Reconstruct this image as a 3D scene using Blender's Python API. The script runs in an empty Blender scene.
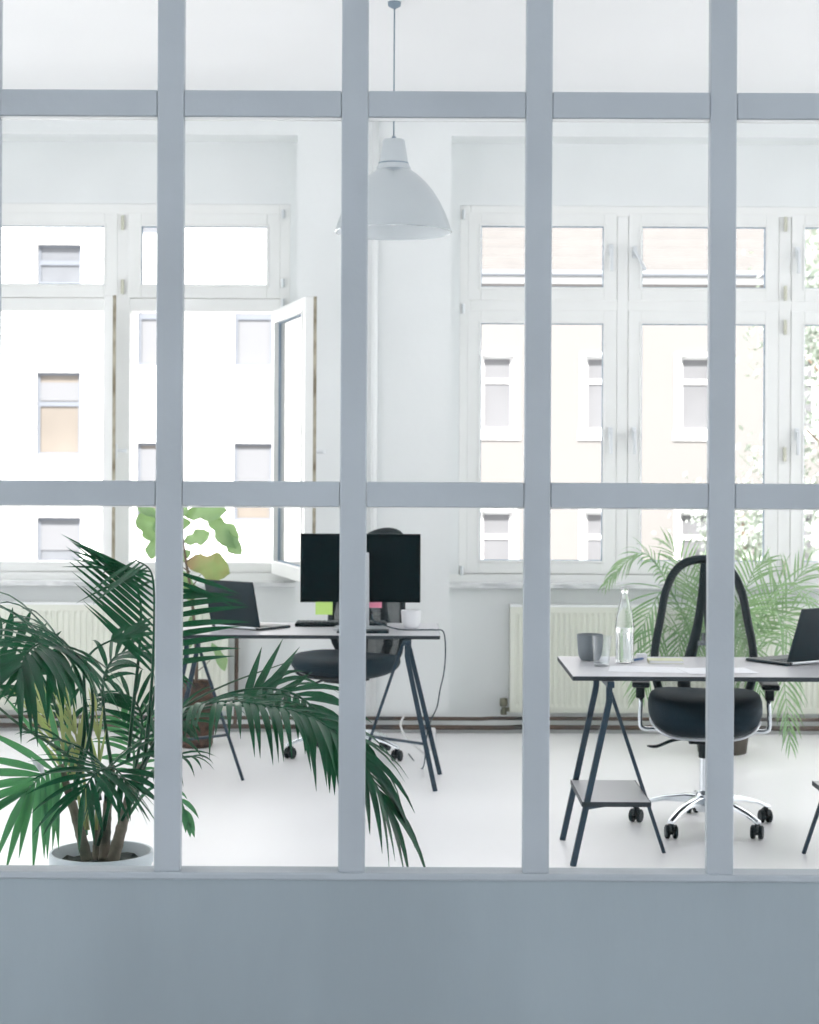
import bpy, bmesh, math, random
from mathutils import Vector, Matrix, noise
R = math.radians
C = bpy.context.scene.collection
scn = bpy.context.scene

# ------------------------------------------------------------------ camera frame
F = 1740.0; CX = 409.5; HY = 466.0; EYE = 1.545; ROLL = R(0.28)
def P(x, y, D):
    """point of the place seen at pixel (x, y), at distance D from the camera plane"""
    dx, dy = x-CX, y-HY
    ux = dx*math.cos(ROLL)+dy*math.sin(ROLL)
    uy = -dx*math.sin(ROLL)+dy*math.cos(ROLL)
    return Vector((ux*D/F, D, EYE-uy*D/F))

# ------------------------------------------------------------------ materials
def mat(name, col, rough=0.5, metal=0.0, spec=0.5, noise_amt=0.0, noise_scale=8.0, bump=0.0, bump_scale=40.0,
        transl=0.0, coat=0.0, col2=None, stretch=None, sheen=0.0):
    m = bpy.data.materials.new(name); m.use_nodes = True
    nt = m.node_tree; N = nt.nodes; L = nt.links
    b = N['Principled BSDF']; out = N['Material Output']
    b.inputs['Base Color'].default_value = (*col, 1)
    b.inputs['Roughness'].default_value = rough
    b.inputs['Metallic'].default_value = metal
    b.inputs['Specular IOR Level'].default_value = spec
    b.inputs['Coat Weight'].default_value = coat
    b.inputs['Sheen Weight'].default_value = sheen
    tc = N.new('ShaderNodeTexCoord'); mp = N.new('ShaderNodeMapping')
    L.new(tc.outputs['Object'], mp.inputs['Vector'])
    if stretch: mp.inputs['Scale'].default_value = stretch
    if noise_amt > 0 or col2:
        n = N.new('ShaderNodeTexNoise'); n.inputs['Scale'].default_value = noise_scale; n.inputs['Detail'].default_value = 5
        L.new(mp.outputs[0], n.inputs['Vector'])
        mx = N.new('ShaderNodeMix'); mx.data_type = 'RGBA'
        rp = N.new('ShaderNodeMapRange'); rp.inputs[1].default_value = 0.35; rp.inputs[2].default_value = 0.65
        L.new(n.outputs['Fac'], rp.inputs[0]); L.new(rp.outputs[0], mx.inputs['Factor'])
        c2 = col2 if col2 else tuple(c*(1-noise_amt) for c in col)
        mx.inputs['A'].default_value = (*col, 1); mx.inputs['B'].default_value = (*c2, 1)
        L.new(mx.outputs['Result'], b.inputs['Base Color'])
        colout = mx.outputs['Result']
    else: colout = None
    if bump > 0:
        n2 = N.new('ShaderNodeTexNoise'); n2.inputs['Scale'].default_value = bump_scale; n2.inputs['Detail'].default_value = 4
        L.new(mp.outputs[0], n2.inputs['Vector'])
        bp = N.new('ShaderNodeBump'); bp.inputs['Strength'].default_value = bump; bp.inputs['Distance'].default_value = 0.01
        L.new(n2.outputs['Fac'], bp.inputs['Height']); L.new(bp.outputs[0], b.inputs['Normal'])
    if transl > 0:
        t = N.new('ShaderNodeBsdfTranslucent'); ms = N.new('ShaderNodeMixShader')
        t.inputs['Color'].default_value = (min(1, col[0]*1.5), min(1, col[1]*1.7), col[2]*0.9, 1)
        if colout is not None:
            pass
        ms.inputs[0].default_value = transl
        L.new(b.outputs[0], ms.inputs[1]); L.new(t.outputs[0], ms.inputs[2]); L.new(ms.outputs[0], out.inputs['Surface'])
    return m

def thin_glass(name, tint=(1, 1, 1), base=0.04, rough=0.0, power=4.0):
    m = bpy.data.materials.new(name); m.use_nodes = True
    nt = m.node_tree; N = nt.nodes; L = nt.links
    N.remove(N['Principled BSDF']); out = N['Material Output']
    lw = N.new('ShaderNodeLayerWeight'); lw.inputs['Blend'].default_value = 0.5
    pw = N.new('ShaderNodeMath'); pw.operation = 'POWER'; pw.inputs[1].default_value = power
    L.new(lw.outputs['Facing'], pw.inputs[0])
    ma = N.new('ShaderNodeMath'); ma.operation = 'MULTIPLY_ADD'; ma.inputs[1].default_value = 0.85; ma.inputs[2].default_value = base
    L.new(pw.outputs[0], ma.inputs[0])
    t = N.new('ShaderNodeBsdfTransparent'); t.inputs['Color'].default_value = (*tint, 1)
    g = N.new('ShaderNodeBsdfGlossy'); g.inputs['Roughness'].default_value = rough
    ms = N.new('ShaderNodeMixShader')
    L.new(ma.outputs[0], ms.inputs[0]); L.new(t.outputs[0], ms.inputs[1]); L.new(g.outputs[0], ms.inputs[2])
    L.new(ms.outputs[0], out.inputs['Surface'])
    return m

def mesh_fabric(name, col, open_frac=0.5, spec=0.3):
    m = bpy.data.materials.new(name); m.use_nodes = True
    nt = m.node_tree; N = nt.nodes; L = nt.links
    b = N['Principled BSDF']; out = N['Material Output']
    b.inputs['Base Color'].default_value = (*col, 1); b.inputs['Roughness'].default_value = 0.55; b.inputs['Specular IOR Level'].default_value = spec
    tc = N.new('ShaderNodeTexCoord'); v = N.new('ShaderNodeTexVoronoi'); v.inputs['Scale'].default_value = 260
    L.new(tc.outputs['Object'], v.inputs['Vector'])
    mr = N.new('ShaderNodeMapRange'); mr.inputs[1].default_value = 0.25; mr.inputs[2].default_value = 0.55
    mr.inputs[3].default_value = 1-open_frac+0.12; mr.inputs[4].default_value = 1-open_frac-0.12
    L.new(v.outputs['Distance'], mr.inputs[0])
    t = N.new('ShaderNodeBsdfTransparent'); ms = N.new('ShaderNodeMixShader')
    L.new(mr.outputs[0], ms.inputs[0]); L.new(t.outputs[0], ms.inputs[1]); L.new(b.outputs[0], ms.inputs[2])
    L.new(ms.outputs[0], out.inputs['Surface'])
    return m

M = {}
M['partition'] = mat('partition_paint', (0.385, 0.43, 0.47), 0.42, noise_amt=0.10, noise_scale=3.0, bump=0.10, bump_scale=30)
M['panel'] = mat('panel_paint', (0.315, 0.375, 0.41), 0.38, noise_amt=0.15, noise_scale=2.6, bump=0.12, bump_scale=18, stretch=(1, 1, 0.3))
M['wall'] = mat('wall_plaster', (0.80, 0.825, 0.825), 0.75, noise_amt=0.035, noise_scale=2.5, bump=0.10, bump_scale=25)
M['near_wall'] = mat('near_wall_plaster', (0.76, 0.78, 0.79), 0.8)
M['ceiling'] = mat('ceiling_plaster', (0.83, 0.84, 0.85), 0.8, noise_amt=0.02, noise_scale=1.5, bump=0.05, bump_scale=20)
M['floor'] = mat('floor_coating', (0.96, 0.955, 0.965), 0.34, noise_amt=0.035, noise_scale=1.6, bump=0.05, bump_scale=9, spec=0.5, stretch=(0.6, 1.6, 1))
M['hall_floor'] = mat('hall_floor_coating', (0.55, 0.57, 0.60), 0.5, noise_amt=0.08, noise_scale=2)
M['window_paint'] = mat('window_paint', (0.86, 0.87, 0.855), 0.35, noise_amt=0.03, noise_scale=5)
M['stone'] = mat('sill_stone', (0.80, 0.81, 0.81), 0.3, col2=(0.52, 0.54, 0.55), noise_scale=9, stretch=(1, 3, 3))
M['glass'] = thin_glass('clear_pane', (0.99, 0.99, 0.99), 0.004)
M['glassware'] = thin_glass('glassware', (0.975, 0.985, 0.99), 0.07, 0.02, 2.2)
def solid_glass(name, col, ior):
    m = bpy.data.materials.new(name); m.use_nodes = True
    N = m.node_tree.nodes; b = N['Principled BSDF']
    b.inputs['Base Color'].default_value = (*col, 1); b.inputs['Roughness'].default_value = 0.0
    b.inputs['Transmission Weight'].default_value = 1.0; b.inputs['IOR'].default_value = ior
    return m
M['tumbler_glass'] = thin_glass('tumbler_glass', (0.96, 0.975, 0.985), 0.05, 0.02, 3.0)
M['glassware'] = solid_glass('glassware', (0.97, 0.985, 0.985), 1.45)
M['water'] = solid_glass('water', (0.97, 0.985, 0.99), 1.33)
M['handle'] = mat('handle_grey', (0.74, 0.77, 0.79), 0.35, metal=0.3)
M['hinge'] = mat('hinge_brass', (0.60, 0.60, 0.50), 0.4, metal=0.4)
M['gasket'] = mat('gasket', (0.25, 0.33, 0.42), 0.6)
M['old_gasket'] = mat('weathered_seal', (0.20, 0.17, 0.11), 0.7, col2=(0.45, 0.42, 0.33), noise_scale=14)
M['radiator'] = mat('radiator_enamel', (0.74, 0.76, 0.68), 0.35)
M['pipe'] = mat('old_pipe', (0.12, 0.075, 0.05), 0.45, col2=(0.05, 0.05, 0.05), noise_scale=5)
M['white_pipe'] = mat('white_pipe', (0.86, 0.88, 0.88), 0.4)
M['valve'] = mat('valve_brass', (0.22, 0.22, 0.16), 0.4, metal=0.6)
M['skirting'] = mat('skirting_paint', (0.55, 0.57, 0.57), 0.5)
M['steel_blue'] = mat('trestle_steel', (0.008, 0.030, 0.052), 0.32, coat=0.15)
M['laminate'] = mat('desk_laminate', (0.59, 0.59, 0.615), 0.35, noise_amt=0.04, noise_scale=6)
M['edge'] = mat('desk_edge', (0.015, 0.025, 0.032), 0.5)
M['black'] = mat('black_plastic', (0.004, 0.013, 0.017), 0.45, spec=0.3)
M['screen'] = mat('screen_back_plastic', (0.0015, 0.008, 0.010), 0.2, spec=0.14)
M['seat'] = mat('seat_fabric', (0.005, 0.022, 0.034), 0.65, bump=0.25, bump_scale=140, sheen=0.04, spec=0.2, noise_amt=0.25, noise_scale=6)
M['mesh'] = mesh_fabric('chair_mesh', (0.012, 0.03, 0.035), 0.62)
M['mesh_dense'] = mesh_fabric('chair_mesh_dense', (0.008, 0.018, 0.022), 0.14, 0.2)
M['alu'] = mat('polished_aluminium', (0.80, 0.84, 0.87), 0.16, metal=1.0)
M['brushed'] = mat('brushed_aluminium', (0.58, 0.625, 0.65), 0.25, metal=0.95)
M['silver'] = mat('silver_plastic', (0.55, 0.58, 0.61), 0.35, metal=0.5)
M['lamp_inner'] = mat('lamp_white', (0.66, 0.70, 0.72), 0.5)
M['cord'] = mat('cord', (0.20, 0.27, 0.33), 0.6)
M['cable'] = mat('cable_black', (0.012, 0.04, 0.055), 0.5)
M['cable_white'] = mat('cable_white', (0.80, 0.80, 0.80), 0.5)
M['ceramic'] = mat('white_ceramic', (0.80, 0.81, 0.83), 0.3, coat=0.3)
M['cup_grey'] = mat('grey_cup', (0.16, 0.19, 0.21), 0.4, col2=(0.12, 0.14, 0.16), noise_scale=9)
M['paper'] = mat('paper', (0.84, 0.85, 0.88), 0.7)
M['note_green'] = mat('note_green', (0.55, 0.80, 0.22), 0.7)
M['note_pink'] = mat('note_pink', (0.85, 0.30, 0.42), 0.7)
M['notebook'] = mat('notebook_cover', (0.70, 0.72, 0.50), 0.6)
M['pen'] = mat('pen_blue', (0.05, 0.13, 0.30), 0.35)
M['key'] = mat('key_plastic', (0.02, 0.035, 0.04), 0.5)
M['lid'] = mat('laptop_lid', (0.004, 0.016, 0.022), 0.30, spec=0.3)
M['palm'] = mat('palm_leaf', (0.008, 0.085, 0.040), 0.28, transl=0.2, spec=0.42, col2=(0.004, 0.050, 0.028), noise_scale=4)
M['palm_light'] = mat('palm_leaf_light', (0.085, 0.25, 0.15), 0.38, transl=0.35, col2=(0.04, 0.17, 0.095), noise_scale=5)
M['palm_yellow'] = mat('palm_leaf_yellow', (0.36, 0.42, 0.20), 0.45, transl=0.3, col2=(0.42, 0.36, 0.22), noise_scale=7)
M['palm_stem'] = mat('palm_stem', (0.20, 0.17, 0.13), 0.7, col2=(0.09, 0.10, 0.07), noise_scale=18, bump=0.5, bump_scale=50)
M['stalk'] = mat('palm_stalk', (0.030, 0.085, 0.042), 0.4)
M['areca'] = mat('areca_leaf', (0.32, 0.44, 0.30), 0.22, transl=0.3, coat=0.5, col2=(0.09, 0.20, 0.12), noise_scale=4)
M['pot'] = mat('pot_grey', (0.60, 0.66, 0.70), 0.5, noise_amt=0.08, noise_scale=6)
M['pot_dark'] = mat('pot_dark', (0.05, 0.04, 0.03), 0.6)
M['soil'] = mat('soil', (0.035, 0.05, 0.05), 0.9, col2=(0.08, 0.09, 0.08), noise_scale=30, bump=0.8, bump_scale=60)
M['basket'] = mat('wicker', (0.10, 0.055, 0.035), 0.7, col2=(0.03, 0.02, 0.015), noise_scale=40, bump=0.6, bump_scale=90)
M['fig'] = mat('fig_leaf', (0.30, 0.42, 0.25), 0.4, transl=0.28, col2=(0.20, 0.33, 0.19), noise_scale=9)
M['fig_brown'] = mat('fig_leaf_browned', (0.26, 0.36, 0.15), 0.5, transl=0.25, col2=(0.40, 0.20, 0.14), noise_scale=8)
M['bark'] = mat('bark', (0.15, 0.11, 0.08), 0.8)
M['facade'] = mat('facade_render', (0.86, 0.85, 0.83), 0.9, noise_amt=0.02, noise_scale=0.4)
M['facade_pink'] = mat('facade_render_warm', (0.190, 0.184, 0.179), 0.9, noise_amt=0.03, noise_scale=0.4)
M['facade_trim'] = mat('facade_trim', (0.80, 0.80, 0.80), 0.8)
M['own_facade'] = mat('own_facade', (0.6, 0.6, 0.58), 0.9)
M['house_pane'] = mat('house_pane', (0.14, 0.15, 0.165), 0.35, noise_amt=0.2, noise_scale=1.5)
M['house_pane_pale'] = mat('house_pane_pale', (0.160, 0.163, 0.172), 0.35, noise_amt=0.12, noise_scale=1.5)
M['house_pane_warm'] = mat('house_pane_warm', (0.17, 0.15, 0.128), 0.4, noise_amt=0.15, noise_scale=1.5)
M['house_shutter'] = mat('house_shutter', (0.15, 0.155, 0.165), 0.5)
M['house_frame'] = mat('house_frame', (0.135, 0.15, 0.175), 0.6)
M['roof_tile'] = mat('roof_tile', (0.128, 0.124, 0.121), 0.8, noise_amt=0.08, noise_scale=3)
M['gutter'] = mat('gutter_zinc', (0.17, 0.185, 0.205), 0.5)
M['street'] = mat('street', (0.22, 0.22, 0.22), 0.9, noise_amt=0.2, noise_scale=0.5)
M['tree_leaf'] = mat('tree_leaf', (0.30, 0.345, 0.31), 0.6, transl=0.12, col2=(0.36, 0.39, 0.37), noise_scale=1.0)

# ------------------------------------------------------------------ mesh helpers
def BM(): return bmesh.new()
def box(bm, x0, x1, y0, y1, z0, z1, mtx=None):
    vs = [bm.verts.new((x, y, z)) for z in (z0, z1) for y in (y0, y1) for x in (x0, x1)]
    if mtx is not None:
        for v in vs: v.co = mtx @ v.co
    for f in ((0,2,3,1), (4,5,7,6), (0,1,5,4), (2,6,7,3), (0,4,6,2), (1,3,7,5)):
        bm.faces.new([vs[i] for i in f])
    return vs
def catmull(pts, n):
    pts = [Vector(p) for p in pts]
    if len(pts) == 2: return [pts[0].lerp(pts[1], i/n) for i in range(n+1)]
    q = [2*pts[0]-pts[1]]+pts+[2*pts[-1]-pts[-2]]
    m = len(pts)-1; res = []
    for k in range(n+1):
        u = k/n*m; i = min(int(u), m-1); t = u-i
        a, b, c, d = q[i], q[i+1], q[i+2], q[i+3]
        res.append(0.5*((2*b)+(c-a)*t+(2*a-5*b+4*c-d)*t*t+(3*b-a-3*c+d)*t*t*t))
    return res
def tube(bm, pts, r, seg=8, caps=True, sx=1.0, sy=1.0, up=None, square=False):
    """r: number or list; cross-section scaled sx along the side vector, sy along the other"""
    pts = [Vector(p) for p in pts]; n = len(pts)
    rr = r if isinstance(r, (list, tuple)) else [r]*n
    rings = []; side = None
    for i, p in enumerate(pts):
        t = (pts[min(i+1, n-1)]-pts[max(i-1, 0)])
        if t.length < 1e-9: t = Vector((0, 0, 1))
        t.normalize()
        if side is None:
            u = Vector(up) if up else (Vector((0, 0, 1)) if abs(t.z) < 0.9 else Vector((0, 1, 0)))
            side = t.cross(u)
        side = (side - t*side.dot(t))
        if side.length < 1e-6: side = t.orthogonal()
        side.normalize(); w = t.cross(side).normalized()
        ring = []
        for k in range(4 if square else seg):
            a = 2*math.pi*k/(4 if square else seg)+(math.pi/4 if square else 0)
            ring.append(bm.verts.new(p+side*math.cos(a)*rr[i]*sx+w*math.sin(a)*rr[i]*sy))
        rings.append(ring)
    s = len(rings[0])
    for a, b in zip(rings, rings[1:]):
        for k in range(s): bm.faces.new((a[k], a[(k+1)%s], b[(k+1)%s], b[k]))
    if caps:
        bm.faces.new(rings[0][::-1]); bm.faces.new(rings[-1])
def lathe(bm, prof, c=(0, 0, 0), seg=32, mtx=None, closed=False):
    """prof: (radius, z) list"""
    rings = []
    for r, z in prof:
        if r < 1e-6: ring = [bm.verts.new((c[0], c[1], c[2]+z))]
        else: ring = [bm.verts.new((c[0]+r*math.cos(2*math.pi*k/seg), c[1]+r*math.sin(2*math.pi*k/seg), c[2]+z)) for k in range(seg)]
        if mtx is not None:
            for v in ring: v.co = mtx @ v.co
        rings.append(ring)
    prs = list(zip(rings, rings[1:]))
    if closed: prs.append((rings[-1], rings[0]))
    for a, b in prs:
        for k in range(seg):
            k2 = (k+1) % seg
            if len(a) == 1 and len(b) == 1: continue
            if len(a) == 1: bm.faces.new((a[0], b[k2], b[k]))
            elif len(b) == 1: bm.faces.new((a[k], a[k2], b[0]))
            else: bm.faces.new((a[k], a[k2], b[k2], b[k]))
def obj(name, bm, m, parent=None, smooth=False, bevel=0.0, subsurf=0, world=False, solidify=0.0):
    """one mesh object; world=True: the geometry is in world coordinates, moved into the parent's frame"""
    bmesh.ops.recalc_face_normals(bm, faces=bm.faces)
    me = bpy.data.meshes.new(name)
    o = bpy.data.objects.new(name, None) if False else None
    if world and parent is not None:
        inv = world_matrix(parent).inverted()
        for v in bm.verts: v.co = inv @ v.co
    elif parent is None:
        # origin at the base centre
        mn = Vector((min(v.co.x for v in bm.verts), min(v.co.y for v in bm.verts), min(v.co.z for v in bm.verts)))
        mxx = Vector((max(v.co.x for v in bm.verts), max(v.co.y for v in bm.verts), 0))
        org = Vector(((mn.x+mxx.x)/2, (mn.y+mxx.y)/2, mn.z))
        for v in bm.verts: v.co -= org
    bm.to_mesh(me); bm.free()
    if smooth:
        for p in me.polygons: p.use_smooth = True
    me.materials.append(m)
    o = bpy.data.objects.new(name, me); C.objects.link(o)
    if parent is not None: o.parent = parent
    else: o.location = org
    if solidify:
        s = o.modifiers.new('Solidify', 'SOLIDIFY'); s.thickness = solidify
    if bevel:
        b = o.modifiers.new('Bevel', 'BEVEL'); b.width = bevel; b.segments = 2; b.limit_method = 'ANGLE'; b.angle_limit = R(40)
    if subsurf:
        s = o.modifiers.new('Subsurf', 'SUBSURF'); s.levels = subsurf; s.render_levels = subsurf
    return o
def world_matrix(o):
    m = o.matrix_basis.copy()
    while o.parent is not None:
        o = o.parent; m = o.matrix_basis @ m
    return m
def tag(o, label, cat, group=None):
    o['label'] = label; o['category'] = cat
    if group: o['group'] = group
    return o
def thing(name, label, cat, loc=(0, 0, 0), rotz=0.0, group=None):
    o = bpy.data.objects.new(name, None); C.objects.link(o)
    o.location = loc; o.rotation_euler = (0, 0, rotz); o.empty_display_size = 0.1
    return tag(o, label, cat, group)
def struct(name, label, loc=None):
    o = bpy.data.objects.new(name, None); C.objects.link(o)
    if loc: o.location = loc
    o['kind'] = 'structure'; o['label'] = label
    return o
def sobj(name, label, bm, m, **k):
    o = obj(name, bm, m, **k); o['kind'] = 'structure'; o['label'] = label
    return o
def auto_smooth(o, ang=35):
    me = o.data
    for p in me.polygons: p.use_smooth = True
    bm = bmesh.new(); bm.from_mesh(me)
    for e in bm.edges:
        if len(e.link_faces) == 2 and e.calc_face_angle(0) > R(ang): e.smooth = False
    bm.to_mesh(me); bm.free()
    return o

# ================================================================== ROOM SHELL
XL, XR = -3.55, 4.25          # side walls
YB = -3.2                     # back wall of the camera-side room
YP = 3.70                     # front face of the glazed partition
YW = 10.10; YN = 10.33        # window wall, niche back
YO = 10.50                    # outside face
ZC = 3.64
NT = 3.462                    # niche top
NXL = P(296, 466, YW).x; NXR = P(450, 466, YW).x
SILLZ = 0.86

bm = BM(); box(bm, XL-0.3, XR+0.3, YP+0.05, YO, -0.2, 0)
sobj('floor', 'pale grey glossy coated office floor', bm, M['floor'])
bm = BM(); box(bm, XL-0.3, XR+0.3, YB-0.3, YP+0.05, -0.2, 0)
sobj('floor', 'floor of the room on the near side of the glazed partition', bm, M['hall_floor'])
bm = BM(); box(bm, XL-0.3, XR+0.3, YB-0.3, YO, ZC, ZC+0.25)
sobj('ceiling', 'smooth white ceiling', bm, M['ceiling'])

# window wall: solid mass with two niches (left and right), windows set in the niches
WZ0 = 0.905; WZT = P(0, 203, YN).z   # window frame bottom / top
WL0, WL1 = P(-205, 466, YN).x, P(289, 466, YN).x
WR0, WR1 = P(459, 466, YN).x, P(949, 466, YN).x
def wall_with_niche(name, label, xa, xb, nx0, nx1, wx0, wx1):
    bm = BM()
    # front skin pieces (between wall and niche)
    if nx0 > xa: box(bm, xa, nx0, YW, YO, 0, ZC)
    if xb > nx1: box(bm, nx1, xb, YW, YO, 0, ZC)
    box(bm, nx0, nx1, YW, YO, NT, ZC)
    box(bm, nx0, nx1, YN, YO, WZT, NT)
    box(bm, nx0, nx1, YN, YO, SILLZ-0.03, WZ0); box(bm, nx0, nx1, 10.275, YO, 0, SILLZ-0.03)
    if wx0 > nx0: box(bm, nx0, wx0, YN, YO, WZ0, WZT)
    if nx1 > wx1: box(bm, wx1, nx1, YN, YO, WZ0, WZT)
    bmesh.ops.remove_doubles(bm, verts=bm.verts, dist=1e-5)
    return sobj(name, label, bm, M['wall'])
MID = (NXL+NXR)/2
wall_with_niche('wall_far_left', 'white plaster window wall, left half, with the niche of the open window', XL-0.3, MID, -3.4, NXL, WL0, WL1)
wall_with_niche('wall_far_right', 'white plaster window wall, right half, with the niche of the closed window', MID, XR+0.3, NXR, 3.75, WR0, WR1)

# side walls with tall window openings (outside the photograph, they let daylight in)
def side_wall(name, label, x0, x1, y0, y1, wins):
    bm = BM(); z0, z1 = 0.15, 3.45
    ys = y0
    for a, b in wins:
        box(bm, x0, x1, ys, a, 0, ZC)
        box(bm, x0, x1, a, b, 0, z0); box(bm, x0, x1, a, b, z1, ZC); ys = b
    box(bm, x0, x1, ys, y1, 0, ZC)
    bmesh.ops.remove_doubles(bm, verts=bm.verts, dist=1e-5)
    o = sobj(name, label, bm, M['wall'])
    return o
SW = [(4.1, 6.7), (7.1, 9.7)]; SWL = [(4.1, 6.5), (6.9, 9.2)]
side_wall('wall_left', 'white left office wall with tall windows', XL-0.3, XL, YP+0.11, YW, SWL)
side_wall('wall_right', 'white right office wall with tall windows', XR, XR+0.3, YP+0.11, YW, SW)
HW = [(-2.6, 3.2)]  # near-room openings, added and sized to brighten the partition from this side
side_wall('wall_left_near', 'white left wall of the near room', XL-0.3, XL, YB-0.3, YP+0.11, [(-1.2, 3.0)])
side_wall('wall_right_near', 'white right wall of the near room', XR, XR+0.3, YB-0.3, YP+0.11, HW)
bm = BM()
BW = (-1.6, 2.4, 0.9, 2.9)
box(bm, XL, XR, YB-0.3, YB, 0, ZC)
sobj('wall_back', 'plain rear wall of the near room', bm, M['near_wall'])

# ================================================================== WINDOWS
def z_at(y, D=YN): return EYE-(y-HY)*D/F
def x_at(x, D=YN): return (x-CX)*D/F
def ring(bm, x0, x1, z0, z1, w, y0, y1, mtx=None):
    box(bm, x0, x0+w, y0, y1, z0, z1, mtx); box(bm, x1-w, x1, y0, y1, z0, z1, mtx)
    box(bm, x0+w, x1-w, y0, y1, z0, z0+w, mtx); box(bm, x0+w, x1-w, y0, y1, z1-w, z1, mtx)
ST = 0.078
def make_sash(parent, x0, x1, z0, z1, name='sash'):
    """sash in the frame plane, local x along the wall; x0..x1 outer; front face at y=-0.02"""
    hinge = bpy.data.objects.new('tmp', None)
    bpy.data.objects.remove(hinge)
    bm = BM(); w = x1-x0
    ring(bm, 0, w, 0, z1-z0, ST, -0.022, 0.040)
    # raised inner bead
    ring(bm, ST-0.012, w-ST+0.012, ST-0.012, z1-z0-ST+0.012, 0.014, -0.028, -0.020)
    s = obj(name, bm, M['window_paint'], parent, bevel=0.004)
    s.location = (x0, 0, z0)
    bm = BM(); box(bm, ST-0.004, w-ST+0.004, 0.008, 0.014, ST-0.004, z1-z0-ST+0.004)
    obj('pane', bm, M['glass'], s)
    bm = BM(); ring(bm, ST-0.001, w-ST+0.001, ST-0.001, z1-z0-ST+0.001, 0.007, -0.012, 0.006)
    obj('gasket', bm, M['gasket'], s)
    return s
def window_handle(s, x, z, tilt=0.0, vertical=True):
    bm = BM(); box(bm, x-0.014, x+0.014, -0.034, -0.022, z-0.035, z+0.035)
    tube(bm, [(x, -0.03, z), (x, -0.06, z)], 0.009, 8)
    m = Matrix.Translation((x, 0, z)) @ Matrix.Rotation(tilt, 4, 'Y')
    box(bm, -0.010, 0.010, -0.070, -0.052, -0.125, 0.012, m)
    return obj('handle', bm, M['handle'], s, bevel=0.004)
def hinge_part(parent, x, z, m=None, h=0.09):
    bm = BM(); lathe(bm, [(0.0, 0), (0.010, 0), (0.010, h*0.45), (0.011, h*0.5), (0.010, h*0.55), (0.010, h), (0.0, h)], (x, -0.034, z), 10)
    return obj('hinge', bm, m or M['hinge'], parent)

# --- right window (window_2): closed, three casement columns, top lights above
ZT0, ZT1 = z_at(299.8), z_at(212)       # top light sash
ZB0, ZB1 = z_at(573.5), z_at(309.3)       # lower casement
def frame_window(name, label, x0, x1, divs, zsplit, th=0.034):
    w = struct(name, label, (0, YN+0.03, 0))
    bm = BM()
    ring(bm, x0, x1, WZ0, WZT, 0.062, -0.02, 0.10)
    for (a, b) in divs: box(bm, a, b, -0.018, 0.10, WZ0+0.062, WZT-0.062)
    xs = [x0+0.062]+[v for d in divs for v in d]+[x1-0.062]
    for i in range(0, len(xs), 2): box(bm, xs[i], xs[i+1], -0.018, 0.10, zsplit-th, zsplit+th)
    obj('window_frame', bm, M['window_paint'], w, bevel=0.003)
    return w
PR = [(480, 603), (641, 765), (804, 928)]
zs = z_at(304.5)
divsR = [(x_at(616.5), x_at(627.5)), (x_at(778.5), x_at(790.5))]
w2 = frame_window('window_2', 'large closed white window with top lights on the right', WR0, WR1, divsR, zs)
for i, (a, b) in enumerate(PR):
    xa, xb = x_at(a)-ST, x_at(b)+ST
    t = make_sash(w2, xa, xb, ZT0, ZT1, 'top_light')
    s = make_sash(w2, xa, xb, ZB0, ZB1, 'sash')
    ww = xb-xa
    if i == 0:
        hx, hs = ww-ST*0.45, ((0.13, 0.0), )
        window_handle(t, ww-ST*0.45, 0.30, 0.0); window_handle(s, ww-ST*0.45, 0.84, 0.0)
    elif i == 1:
        window_handle(t, ST*0.45, 0.29, R(-28)); window_handle(s, ST*0.45, 0.84, 0.0)
    else:
        window_handle(t, ST*0.45, 0.29, 0.0); window_handle(s, ST*0.45, 0.84, 0.0)
for zz in (z_at(222), z_at(291), z_at(325), z_at(452), z_at(566)):
    hinge_part(w2, x_at(784.5), zz-0.045, h=0.085)
for zz in (z_at(214), z_at(308), z_at(570)):
    hinge_part(w2, x_at(462.5), zz-0.03, M['handle'], 0.055)

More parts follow.
